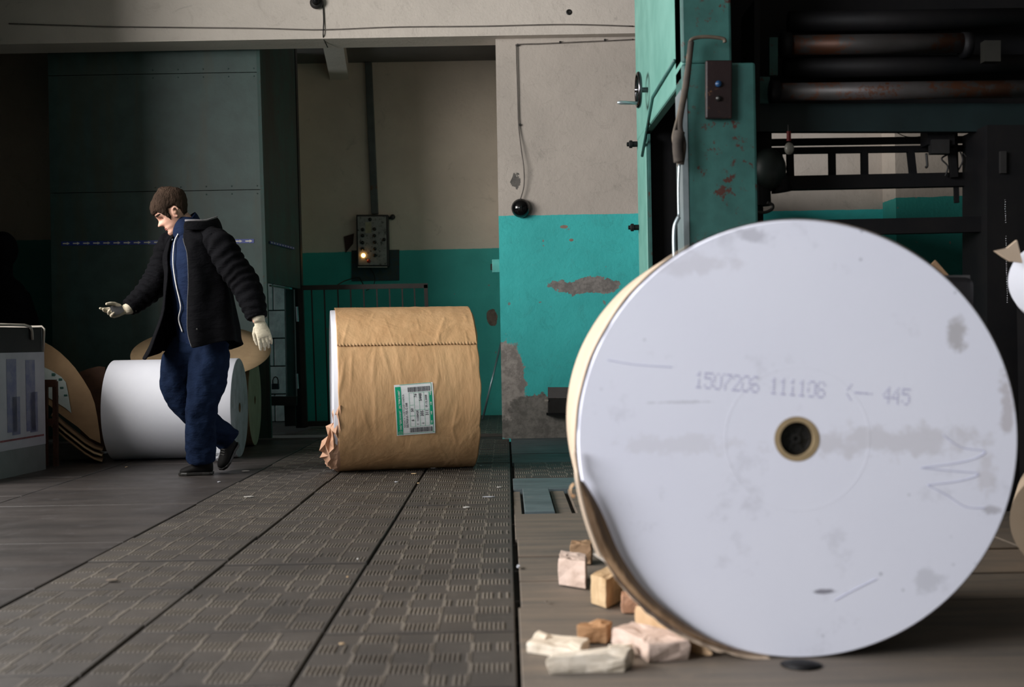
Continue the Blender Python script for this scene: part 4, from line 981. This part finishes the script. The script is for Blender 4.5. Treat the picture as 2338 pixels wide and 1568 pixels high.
# black machine box and brown scrap right behind the roll, other rolls cut by the frame
mbx = thing('motor_cabinet', 'black rounded cabinet just behind the right shoulder of the big roll', 'cabinet', (1.7, 4.5, 0))
boxpx(M(), 2130, 632, 2228, 1030, 4.5, .3).build('cabinet_body', m_black, mbx, mods=[bev(.03, 4)])
boxpx(M(), 2150, 628, 2215, 636, 4.55, .2).build('cabinet_lid', m_dsteel, mbx)
m = M().prism([P(2118,612,4.6), P(2136,594,4.6), P(2168,630,4.6), P(2130,640,4.6)], (0,.01,0)); tag(m.build('cardboard_offcut', m_carddk), 'small brown cardboard offcut stuck up behind the big roll', 'cardboard')
rr3 = thing('paper_roll', 'pale roll cut by the right edge with a kraft corner sticking out', 'paper roll', (2.0, 4.2, 0))
c1 = P(2395, 640, 4.2)
M().lathe([(.13, 0), (.13, .5)], 40, c1, (c1.x, c1.y, -.1)).build('paper_body', m_paper, rr3, True, [('EDGE_SPLIT', dict(split_angle=.6))])
m = M().prism([P(2272,572,4.15), P(2300,566,4.15), P(2322,548,4.15), P(2335,600,4.15), P(2308,596,4.15), P(2290,585,4.15)], (0,.015,0)); m.build('kraft_corner', m_kraftlt, rr3)
c2 = P(2435, 1180, 4.0)
rr4 = tag(M().lathe([(.172, 0), (.172, .6)], 48, V((c2.x, 4.0, .175)), (c2.x, 4.0, 0)).build('roll_tmp', m_kraftlt, None, True, [('EDGE_SPLIT', dict(split_angle=.6))]), 'cream roll edge low at the right side beside the big roll', 'paper roll'); rr4.name = 'paper_roll'


# ------------------------------------------------------------------ people
REM = lambda v, it=6: [('REMESH', dict(mode='VOXEL', voxel_size=v, use_smooth_shade=True)), ('SMOOTH', dict(factor=.5, iterations=it))]
def cloth(name, c, c2, bs=.5, sc=14, stretch=(1,1,3)):
    t = NT(name); col = t.mix(t.ramp(t.noise(6, 4, .6), [(.35, 0.0), (.65, 1.0)]), c + (1,), c2 + (1,))
    t.bump(t.noise(sc, 4, .6, v=t.mapping(scale=stretch), dist=.2), bs, .02); t.bump(t.noise(220, 2, .6), .25, .002)
    return t.fin(col, .9, 0, .08)
m_jacket = cloth('black_wool', (.0045,.0045,.006), (.0028,.0028,.0038), .6, 10)
m_lining = cloth('jacket_lining', (.004,.004,.005), (.006,.006,.007))
m_navy = cloth('navy_cloth', (.012,.023,.058), (.008,.014,.038), .6, 9)
m_navyp = cloth('navy_trousers', (.007,.0145,.038), (.0045,.0095,.026), .8, 8, (1,1,2))
m_skin = simple('skin', (.62,.36,.27), (.56,.30,.22), 14, .5, 0, .08, 60); m_skin.node_tree.nodes['Principled BSDF'].inputs['Subsurface Weight'].default_value = .12
m_skin.node_tree.nodes['Principled BSDF'].inputs['Subsurface Radius'].default_value = (.01, .004, .002)
m_hair = cloth('brown_hair', (.060,.038,.027), (.028,.018,.013), 1.0, 90, (1,1,.3))
m_glove = cloth('cream_glove', (.62,.56,.44), (.48,.42,.32), .4, 30)
m_rubber = simple('dark_glove_palm', (.05,.05,.052), (.03,.03,.03), 20, .6)
m_shoe = simple('black_leather', (.004,.004,.004), (.008,.007,.007), 12, .7, spec=.15)
m_lip = simple('lip', (.50,.19,.16), None, 20, .45, 0, 0); m_eye = simple('eye_white', (.42,.38,.36), None, 20, .2, 0, 0)
m_grey = simple('grey_fleece_edge', (.20,.19,.20), (.13,.12,.13), 40, .9, 0, .5, 120)
Y0 = 7.65
def Wp(px, py, dy=0): return P(px, py, Y0+dy)
man = thing('person', 'man in open black jacket and navy work suit striding left with gloved hand held out', 'person', (G(455, 1082).x, Y0, 0))
Ld = V((.66, -.75, 0)).normalized(); Fd = V((-.75, -.66, 0)).normalized()
def tring(c, a, b, n=40, L=Ld, Fw=Fd): return [c + L*(a*math.sin(2*PI*k/n)) + Fw*(b*math.cos(2*PI*k/n)) for k in range(n)]
def catm(p, sub=6):
    q = [V(x) for x in p]; out = []
    for i in range(len(q)-1):
        p0, p1, p2, p3 = q[max(i-1,0)], q[i], q[i+1], q[min(i+2,len(q)-1)]
        for k in range(sub):
            u = k/sub; out.append(.5*((2*p1)+(p2-p0)*u+(2*p0-5*p1+4*p2-p3)*u*u+(3*p1-p0-3*p2+p3)*u**3))
    out.append(q[-1]); return out
def interp(vals, sub=6):
    r = catm([V((v, 0, 0)) if not hasattr(v, '__len__') else V((v[0], v[1], 0)) for v in vals], sub)
    return [x.x if not hasattr(vals[0], '__len__') else (x.x, x.y) for x in r]
# ---- head, shared by body, hair and ear
HF = V((-.84, -.29, -.52)).normalized(); HL = V((0,0,1)).cross(HF).normalized(); HU = HF.cross(HL).normalized()
HC = Wp(391, 482, -.02)
def hp(x, y, z): return HC + HF*x + HL*y + HU*z
#  z, front, back, halfwidth
HP = [(-.137,.062,.020,.022),(-.128,.084,.000,.040),(-.112,.091,-.030,.053),(-.094,.083,-.048,.061),(-.080,.091,-.058,.066),(-.066,.086,-.066,.069),(-.045,.088,-.078,.073),
      (-.018,.084,-.095,.077),(.004,.097,-.108,.080),(.040,.100,-.120,.083),(.075,.090,-.118,.080),(.103,.066,-.100,.067),(.125,.030,-.066,.042),(.134,-.015,-.022,.004)]
def head_pt(z, ang, grow=0.0, feat=True):
    zs_ = [h[0] for h in HP]; z = max(zs_[0], min(zs_[-1], z)); i = 0
    while i < len(HP)-2 and z > HP[i+1][0]: i += 1
    u = (z-HP[i][0])/(HP[i+1][0]-HP[i][0]); f, b, w = [HP[i][k]*(1-u)+HP[i+1][k]*u for k in (1,2,3)]
    c = (f+b)/2 if z < -.03 else b + .55*(f-b)
    ca, sa = math.cos(ang), math.sin(ang)
    rx = (f-c) if ca > 0 else (c-b)
    x = c + (rx+grow)*math.copysign(abs(ca)**.9, ca); y = (w+grow)*math.copysign(abs(sa)**.9, sa)
    if feat:
        aa = min(abs(ang), abs(2*PI-ang))
        ns = 0
        if -.060 < z < .004: ns = .036*((.004-z)/.050) if z > -.046 else .036*((z+.060)/.014)
        x += max(ns, 0)*math.exp(-(aa/(.15 if z > -.03 else .23))**2)
        x -= .013*math.exp(-((aa-.44)/.20)**2)*math.exp(-((z+.014)/.013)**2)
        x += .006*math.exp(-((aa-.42)/.35)**2)*math.exp(-((z-.010)/.010)**2)
        x -= .006*math.exp(-(aa/.38)**2)*math.exp(-((z+.0805)/.0035)**2)
        x += .005*math.exp(-((aa-.7)/.3)**2)*math.exp(-((z+.040)/.02)**2)
    return x, y, z
def head_mesh(m, n=72, rows=64):
    R_ = []
    for i in range(rows+1):
        z = -.137 + .271*i/rows
        R_.append([hp(*head_pt(z, 2*PI*k/n)) for k in range(n)])
    m.rings(R_)
# ---- body: one continuous skin surface (mostly under the clothes)
body = M(); head_mesh(body)
nb = Wp(432, 530, .0)
body.tube(catm([hp(-.020,0,-.045), hp(-.035,0,-.10), nb, Wp(438,570,0)]), interp([.056,.056,.062,.08]), 24)
tc = [Wp(462,800), Wp(455,760), Wp(447,700), Wp(441,640), Wp(438,590), Wp(437,555), Wp(434,532)]
ta_ = [(.15,.11),(.145,.105),(.145,.11),(.16,.12),(.175,.12),(.165,.095),(.07,.06)]
body.rings([tring(c, a, b) for c, (a, b) in zip(catm(tc), interp(ta_))])
SHL = Wp(492, 556, -.13); SHR = Wp(392, 566, .14)
armL = [SHL, Wp(530,600,-.16), Wp(560,645,-.17), Wp(578,692,-.20), Wp(590,735,-.22)]
armR = [SHR, Wp(372,612,.13), Wp(352,652,.10), Wp(322,683,.04), Wp(287,707,-.02)]
body.tube(catm(armL), interp([.06,.055,.045,.042,.032]), 16); body.tube(catm(armR), interp([.06,.055,.045,.042,.030]), 16)
legL = [Wp(480,790,-.07), Wp(470,860,-.09), Wp(455,925,-.10), Wp(452,990,-.07), Wp(456,1050,-.03)]
legR = [Wp(432,790,.09), Wp(415,850,.07), Wp(404,905,.05), Wp(455,955,.12), Wp(522,1008,.20)]
body.tube(catm(legL), interp([.09,.08,.06,.055,.04]), 18); body.tube(catm(legR), interp([.09,.08,.06,.055,.04]), 18)
# ear
ec = head_pt(-.02, PI/2)
for k in range(1):
    q = []
    for i in range(15):
        a = -1.2 + 4.2*i/14; q.append(hp(-.012 + .0175*math.cos(a) - .006*math.sin(a), ec[1]+.010+.006*math.cos(a-2.6), -.022 + .031*math.sin(a)))
    body.tube(q, [.004]*2+[.0062]*11+[.007, .006], 10)
    body.ball(hp(-.008, ec[1]+.002, -.022), .014, 12, 8)
    body.ball(hp(-.006, ec[1]+.006, -.047), .0085, 10, 8)
body.build('body', m_skin, man, True, REM(.0048, 2))
# ---- face details
for sgn in (1, -1):
    x, y, z = head_pt(-.014, .44 if sgn > 0 else 2*PI-.44)
    M().ball(hp(x-.0075, y*.93, z), .0115, 14, 10).build('eye', m_eye, man, True)
    M().ball(hp(x+.0005, y*.90, z-.002), .0052, 10, 8).build('iris', m_btn, man, True)
    q = [hp(head_pt(.012+.003*math.sin(a*2.5), a if sgn > 0 else 2*PI-a)[0]+.001, head_pt(.012, a if sgn > 0 else 2*PI-a)[1], .011+.004*math.sin(a*2.6)) for a in (.18,.34,.5,.66,.8)]
    M().tube(catm(q, 3), [.003+.0025*math.sin(PI*k/12) for k in range(13)], 8).build('eyebrow', m_hair, man, True)
    q = [hp(head_pt(-.004, a if sgn > 0 else 2*PI-a)[0]+.0015, head_pt(-.004, a if sgn > 0 else 2*PI-a)[1], -.0045) for a in (.26,.36,.46,.56,.64)]
    M().tube(catm(q, 3), .0024, 8).build('eyelid', simple('lid_shadow', (.22,.10,.07), None, 10, .6, 0, 0) if sgn > 0 else bpy.data.materials['lid_shadow'], man, True)
for dz, r in ((-.0765,.0042),(-.0850,.0050)):
    q = [hp(head_pt(dz, a)[0]-.001, head_pt(dz, a)[1], dz) for a in (-.42,-.25,-.1,0,.1,.25,.42)]
    M().tube(catm(q, 3), [.0012+r*math.sin(PI*k/18)*.9 for k in range(19)], 8).build('lip', m_lip, man, True)
# ---- hair
m = M(); R_ = []; n = 72; rows = 44
for i in range(rows+1):
    z = -.075 + .216*i/rows; row = []
    for k in range(n):
        a = 2*PI*k/n; aa = min(a, 2*PI-a)
        # hairline height by angle: fringe, temple, sideburn, over the ear, nape
        hl = .020 if aa < .75 else (.020 - .079*min(1, (aa-.75)/.45) if aa < 1.25 else (-.059+.068*min(1, (aa-1.25)/.2) if aa < 1.75 else max(-.07, .009 - .10*(aa-1.75)/.7)))
        hl += .004*math.sin(a*23) 
        k_ = max(0, min(1, (z-hl)/.010)); g_ = -.014 + k_*(.025 + (.003 if aa < .8 and z > .04 else 0)); 
        g_ += (.0035*nz((math.cos(a)*5, math.sin(a)*5, z*22), 2.4, 4) + .0025*nz((math.cos(a)*14, math.sin(a)*14, z*30), 2.4, 6))*k_
        zz = min(z, .134); x, y, z2 = head_pt(zz, a, g_, False)
        row.append(hp(x, y, z2 + max(0, z-.118)*.9*k_ + (.004*k_)))
    R_.append(row)
m.rings(R_).build('hair', m_hair, man, True, [('SMOOTH', dict(factor=.5, iterations=2))])
# ---- navy zip top
m = M(); sh = catm(tc); sa_ = interp([(.172,.135),(.165,.132),(.160,.132),(.172,.142),(.185,.140),(.165,.115),(.082,.080)])
m.rings([[q + (q-c).normalized()*(.008*nz(q, 9, 3)+.006*nz(q, 22, 5)) for q in tring(c, a, b, 56)] for c, (a, b) in zip(sh, sa_)])
cl = [Wp(434,535,0), Wp(427,524,-.01), hp(-.044,0,-.118), hp(-.042,0,-.100)]
m.tube(catm(cl), interp([.098,.094,.084,.086]), 28)
m.build('zip_top', m_navy, man, True, [('SMOOTH', dict(factor=.5, iterations=2))])
# zip ribbon down the front, laid on the surface
zpx = [(414,530),(404,551),(400,575),(399,600),(401,625),(406,655),(413,686),(416,705),(412,730),(420,758)]
def on_front(px, py, lift=.004):
    """nearest point of the zip top seen at this pixel"""
    best = None
    for c, (a, b) in zip(sh, sa_):
        pass
    zt = P(px, py, Y0).z; i = min(range(len(sh)), key=lambda k: abs(sh[k].z-zt)); c = sh[i]; a, b = sa_[i]
    for k in range(200):
        t = -1.2 + 2.2*k/200; q = V((c.x, c.y, zt)) + Ld*(a*math.sin(t)) + Fd*(b*math.cos(t))
        e = abs(P(px, py, q.y).x - q.x)
        if best is None or e < best[0]: best = (e, q, (Ld*math.sin(t)/a + Fd*math.cos(t)/b).normalized())
    return best[1] + best[2]*(lift+.008)
zq = [on_front(*p) for p in zpx]
M().tube(catm(zq), .0045, 8).build('zipper', simple('white_zip', (.75,.75,.74), None, 30, .5, 0, 0), man, True, label='white zip')
M().tube(catm([on_front(398,540,.006), on_front(396,556,.008), on_front(400,549,.01)]), .004, 6).build('zip_pull', m_bright, man, True)
# ---- trousers
def wr(amp, f, s): return lambda u, a: 1 + amp*nz((math.cos(a)*1.5, math.sin(a)*1.5, u*f), 1.0, s) + amp*.7*nz((math.cos(a)*3, math.sin(a)*3, u*f*2.3), 1.0, s+4)
m = M()
m.tube(catm([Wp(483,780,-.05), Wp(476,840,-.09), Wp(464,905,-.11), Wp(458,960,-.09), Wp(458,1010,-.06), Wp(461,1052,-.03)], 10), interp([.105,.125,.103,.094,.092,.088], 10), 36, mod=wr(.13, 9, 2))
m.tube(catm([Wp(432,780,.05), Wp(412,835,.05), Wp(404,888,.04), Wp(430,932,.09), Wp(482,972,.15), Wp(526,1008,.20)], 10), interp([.105,.118,.096,.086,.080,.082], 10), 36, mod=wr(.13, 9, 7))
m.rings([tring(c, a, b) for c, (a, b) in zip([Wp(455,830), Wp(456,800), Wp(455,775), Wp(452,755)], [(.10,.08),(.172,.135),(.168,.13),(.150,.12)])])
m.build('trousers', m_navyp, man, True, REM(.0075, 3))
# ---- shoes
def shoe(heel, toe, parent, s=1.0):
    d = (toe-heel); L_ = d.length; d.normalize(); sd = V((0,0,1)).cross(d).normalized(); up = d.cross(sd)
    m = M(); rr = []
    for u, w, h, zc in ((0,.022,.05,.045),(.05,.036,.075,.05),(.2,.040,.10,.055),(.38,.041,.085,.05),(.55,.045,.062,.036),(.75,.049,.048,.028),(.9,.042,.038,.024),(1.0,.018,.022,.020)):
        c = heel + d*(L_*u) + up*(zc*s)
        rr.append([c + sd*(w*s*math.cos(2*PI*k/20)) + up*(max(h*.5*s*math.sin(2*PI*k/20)*1.15, -zc*s+.012)) for k in range(20)])
    m.rings(rr); o = m.build('shoe', m_shoe, parent, True, [('SUBSURF', dict(levels=1, render_levels=1))])
    m = M(); rr = []
    for u, w in ((-.01,.026),(.08,.042),(.3,.040),(.5,.046),(.75,.054),(.92,.046),(1.02,.022)):
        c = heel + d*(L_*u); rr.append([c - sd*w*s, c + sd*w*s, c + sd*w*s + up*.018, c - sd*w*s + up*.018])
    m.rings(rr).build('sole', m_btn, o, False, [bev(.004)])
    m = M()
    for k in range(4):
        c = heel + d*(L_*(.42+.07*k)) + up*(.085-.008*k)*s; m.tube([c - sd*.022, c + up*.008, c + sd*.022], .003, 6)
    m.build('laces', m_dsteel, o)
ha = G(492, 1077); hb = G(410, 1081); ha.z = hb.z = .002; ha.y = Y0-.01; hb.y = Y0-.03; ha.x = P(487, 1076, ha.y).x; hb.x = P(410, 1081, hb.y).x
shoe(ha, hb, man)
he = Wp(541, 1012, .24); to = Wp(507, 1050, .14); to.z = .012
shoe(he, to, man, .95)
# ---- jacket: shell open at the front, sleeves, collar
jr = [(548, .150,.105), (560,.205,.150),(590,.225,.170),(640,.228,.180),(700,.240,.195),(760,.262,.215),(803,.275,.228)]
jc = [Wp(440,535,.0), Wp(441,556,.0), Wp(444,590,0), Wp(450,640,.0), Wp(455,700,.0), Wp(458,760,.0), Wp(460,800,.0)]
JC = catm(jc, 8); JR = interp([(a, b) for _, a, b in jr], 8)
EN = interp([.45,.62,.76,.74,.70,.70,.82], 8)       # near edge angle from the chest direction
EF = interp([-.22,-.14,-.08,.03,.08,.08,.06], 8)   # far edge
FL = interp([.0,.0,.0,.015,.05,.10,.16], 8)
m = M(); rows = []; nn = 80
for i, (c, (a, b)) in enumerate(zip(JC, JR)):
    row = []; u = i/(len(JC)-1)
    for k in range(nn+1):
        t = EN[i] + (2*PI + EF[i] - EN[i])*k/nn
        fold = .014*u*math.sin(t*7 + 2*u) + .010*nz((math.cos(t)*2, math.sin(t)*2, u*5), 1.6, 8)
        g_ = fold + FL[i]*math.exp(-((2*PI+EF[i]-t)/.45)**2)*.9 + .02*u*math.exp(-((t-EN[i])/.3)**2)
        q = c + Ld*((a+g_)*math.sin(t)) + Fd*((b+g_)*math.cos(t))
        q.z += -.05*u*math.exp(-((2*PI+EF[i]-t)/.5)**2) + .06*u*max(0, math.sin(t-.3))**2*(1 if t < PI else .6)
        row.append(q)
    rows.append(row)
m.rings(rows, False, False)
# shoulders closing up to the neck
top = rows[0]; n2 = []
for s_ in (.35, .7, 1.0):
    n2.append([q.lerp(nb + V((.01,0,.065)) + (V((q.x-JC[0].x, q.y-JC[0].y, 0)))*.60, s_) for q in top])
m.rings([top]+n2, False, False)
solj = [('SOLIDIFY', dict(thickness=.012, offset=0)), ('SUBSURF', dict(levels=1, render_levels=1))]
jk = m.build('jacket', m_jacket, man, True, solj, label='open black wool jacket')
def slv(f, amp, s): return lambda u, a: 1 + amp*math.sin(u*f*2*PI + 1.4*math.sin(a+s) + 3*nz((math.cos(a), math.sin(a), u*4), 1.0, s)) * (.45+.55*max(0, nz((math.cos(a), math.sin(a), u*5), 1.3, s+2)+.6)) + .07*nz((math.cos(a)*2, math.sin(a)*2, u*6), 1.0, s)
m = M()
m.tube(catm([SHL+V((-.10,.08,-.0)), SHL+V((.015,0,-.0)), Wp(526,600,-.15), Wp(556,642,-.16), Wp(577,690,-.19), Wp(587,726,-.21)], 14), interp([.058,.088,.094,.090,.078,.064], 14), 40, mod=slv(13, .085, 1))
m.tube(catm([SHR+V((.06,-.03,-.01)), SHR, Wp(372,612,.13), Wp(350,652,.10), Wp(320,683,.04), Wp(292,703,-.01)], 14), interp([.085,.098,.092,.084,.070,.054], 14), 40, mod=slv(13, .085, 3))
m.tube(catm([Wp(462,528,.03), Wp(475,538,-.05), SHL+V((.0,.0,-.005))]), interp([.055,.072,.088]), 24); m.tube(catm([Wp(425,536,.05), Wp(410,548,.10), SHR]), interp([.055,.065,.080]), 24)
m.build('sleeves', m_jacket, man, True, REM(.0075, 2), label='black quilted sleeves') 
# collar: standing ribbon with a pale fleece edge
m = M(); rr = []; edge = []
for k in range(33):
    t = .62 + (2*PI - .95)*k/32; back = max(0, -math.cos(t)); a_, b_ = .110, .105
    base = nb + V((.035,.01,-.005)) + Ld*(a_*1.1*math.sin(t)) + Fd*(b_*1.15*math.cos(t))
    mid = base + V((0,0,.062+.040*back)) + Ld*(.006*math.sin(t)) 
    tip = base + V((0,0,.058+.04*back)) + Ld*(.024*math.sin(t)) + Fd*(.022*math.cos(t))
    end = base + V((0,0,.002+.01*back)) + Ld*(.052*math.sin(t)) + Fd*(.046*math.cos(t))
    rr.append([base, mid, tip, end]); edge.append(mid.lerp(tip, .5)+V((0,0,.006)))
m.rings(rr, False, False); m.build('collar', m_jacket, man, True, [('SOLIDIFY', dict(thickness=.014, offset=0)), ('SUBSURF', dict(levels=2, render_levels=2))])
M().tube(edge[0:13], .0065, 8).build('collar_edge', m_grey, man, True, label='pale grey fleece collar edge')
lap = []
for i in range(6, len(rows)-1, 1):
    lap.append(rows[i][0] + (rows[i][0]-JC[i]).normalized()*.004)
M().tube(lap, .0022, 6).build('front_edge', simple('edge_grey', (.10,.10,.105), None, 30, .8), man, True)
M().lathe([(.006, 0), (.006, .002), (0, .003)], 12, rows[-9][4]+Fd*.02+Ld*.012, (Fd+Ld*.6)).build('button', m_dsteel, man, True)
# ---- gloved hands
def hand(wrist, d, palm_n, L_, curls, name, parent, spread=.16, thumb=1, mat=None, dark=False):
    """d: direction of the fingers, palm_n: out of the palm; thumb +1/-1 side"""
    d = V(d).normalized(); pn = V(palm_n); pn = (pn - d*pn.dot(d)).normalized(); sd = d.cross(pn).normalized()*thumb
    s = L_/.19; m = M()
    rr = []
    for u, w, th in ((-.02,.030,.024),(.0,.029,.021),(.03,.035,.020),(.06,.041,.019),(.085,.042,.017),(.098,.039,.013)):
        c = wrist + d*(u*s); rr.append([c + sd*(w*s*math.cos(2*PI*k/24)) + pn*(th*s*math.sin(2*PI*k/24)) for k in range(24)])
    m.rings(rr)
    lens = (.074, .083, .077, .060)
    for i in range(4):
        off = (.030 - .020*i)*s; base = wrist + d*(.088*s) + sd*off; dir0 = (d + sd*(spread*(1.5-i)*.33)).normalized()
        q = [base]; ang = 0; c1, c2, c3 = curls[i]
        for seg, cu in zip((.44, .31, .25), (c1, c2, c3)):
            ang += cu; dd = dir0*math.cos(ang) + pn*math.sin(ang); q.append(q[-1] + dd*(lens[i]*s*seg))
        r = .0105*s; m.tube([base - dir0*.02*s]+q, [r*1.15, r*1.12, r*1.02, r*.92, r*.70], 12); m.ball(q[-1], r*.72, 10, 6)
    b = wrist + d*(.028*s) + sd*(.026*s) + pn*.006*s
    q = [b, b + (d*.75 + sd*.42 + pn*.45).normalized()*.040*s]
    q.append(q[-1] + (d*.9 + sd*.05 + pn*.5).normalized()*.034*s); q.append(q[-1] + (d*1.0 - sd*.12 + pn*.4).normalized()*.027*s)
    m.tube(q, [.016*s, .0135*s, .0115*s, .0085*s], 12); m.ball(q[-1], .0088*s, 10, 6)
    o = m.build(name, mat or m_glove, parent, True, REM(.0032*s, 2)); 
    m = M(); c0 = wrist + d*.012*s
    m.tube([wrist - d*.055*s, wrist - d*.015*s, wrist + d*.008*s], [.037*s, .035*s, .031*s], 20, mod=lambda u, a: 1+.03*math.cos(a*12)); m.build('glove_cuff', m_glove, o, True)
    if dark:
        m = M(); rr = []
        for u, w in ((.02,.022),(.05,.033),(.08,.036),(.095,.032)):
            c = wrist + d*(u*s) + pn*(.0195*s); rr.append([c - sd*w*s, c - sd*w*.5*s + pn*.002, c + sd*w*.5*s + pn*.002, c + sd*w*s])
        m.rings(rr, False, False).build('palm_coating', m_rubber, o, True, label='black rubber coated palm')
    return o
wR = Wp(287, 706, -.03)
hand(wR, Wp(246, 716, -.09) - wR, (-.25, -.75, .15), .185, ((.15,.3,.25),(.35,.5,.4),(.6,.8,.5),(.8,.9,.6)), 'glove', man, thumb=1, dark=True)
wL = Wp(592, 733, -.22)
hand(wL, Wp(605, 775, -.24) - wL, (-.35, .9, .1), .205, ((.18,.3,.2),(.25,.35,.25),(.3,.4,.3),(.35,.45,.3)), 'glove', man, thumb=-1)

# ---- second figure in the dark at the left edge, back turned
p2 = thing('person', 'dark silhouette of a person in a black coat behind the bin at the left edge', 'person', (-3.9, 9.6, 0))
YQ = 9.6
def Q(px, py, dy=0): return P(px, py, YQ+dy)
m = M()
m.ball(Q(6, 570, 0), (.115,.125,.145), 24, 16)
m.tube([Q(6,590), Q(4,640)], [.075,.085], 16)
L2 = V((1,0,0)); F2 = V((0,1,0))
cs = [V((Q(-8, y).x, YQ, Q(0, y).z)) for y in (628, 645, 672, 705, 760, 830, 900, 985, 1040)]
m.rings([tring(c, a, b, 32, L2, F2) for c, (a, b) in zip(catm(cs), interp([(.10,.09),(.185,.12),(.245,.15),(.275,.17),(.29,.19),(.30,.20),(.31,.21),(.30,.2),(.28,.19)]))])
for s_ in (-1, 1):
    m.tube(catm([V((cs[2].x+s_*.20, YQ, cs[2].z)), V((cs[3].x+s_*.27, YQ+.02, cs[3].z-.15)), V((cs[3].x+s_*.25, YQ+.15, cs[3].z-.45))]), .06, 14)
    m.tube([V((cs[5].x+s_*.11, YQ, .6)), V((cs[5].x+s_*.12, YQ, .08))], [.09,.06], 14)
m.build('body', m_jacket, p2, True, REM(.012, 6))
for s_ in (-1, 1):
    a = V((cs[5].x+s_*.12, YQ-.08, .0)); shoe(a, a+V((0,.27,0)), p2)

# ------------------------------------------------------------------ light
w = bpy.data.worlds.new('World'); sc.world = w; w.use_nodes = True
w.node_tree.nodes['Background'].inputs[0].default_value = (.75, .85, 1, 1); w.node_tree.nodes['Background'].inputs[1].default_value = .15
def area(name, y0, y1, z0, z1, power, col, spread=180, x=XL-.06):
    l = bpy.data.lights.new(name, 'AREA'); l.shape = 'RECTANGLE'; l.size = z1-z0; l.size_y = y1-y0; l.energy = power; l.color = col
    l.spread = math.radians(spread)
    o = bpy.data.objects.new(name, l); C.objects.link(o); o.location = (x, (y0+y1)/2, (z0+z1)/2)
    o.rotation_euler = (0, -PI/2, 0); return o
area('window_daylight', 2.8, 7.2, 1.7, 3.95, 560, (1.0, .97, .93))
area('window_daylight', -2.4, 2.1, 1.5, 3.95, 780, (.95, .96, 1.0))

area('window_daylight', 11.75, 12.95, .9, 2.4, 22, (.9, .97, 1.0))
# ------------------------------------------------------------------ camera
cd = bpy.data.cameras.new('camera'); cam = bpy.data.objects.new('camera', cd); C.objects.link(cam); sc.camera = cam
cd.sensor_width = 36; cd.lens = 36*F/2338; cd.shift_x = 13/2338; cd.shift_y = -6/2338
cam.matrix_world = Matrix(((cr, sr, 0, 0), (0, 0, -1, 0), (-sr, cr, 0, H), (0, 0, 0, 1)))
cd.dof.use_dof = True; cd.dof.focus_distance = 8.3; cd.dof.aperture_fstop = 2.8
cd.clip_start = .05
sc.view_settings.view_transform = 'Standard'; sc.view_settings.look = 'None'; sc.view_settings.gamma = 1.0; sc.view_settings.exposure = 0.0
sc.cycles.use_denoising = True; sc.cycles.max_bounces = 6; sc.cycles.sample_clamp_indirect = 4.0
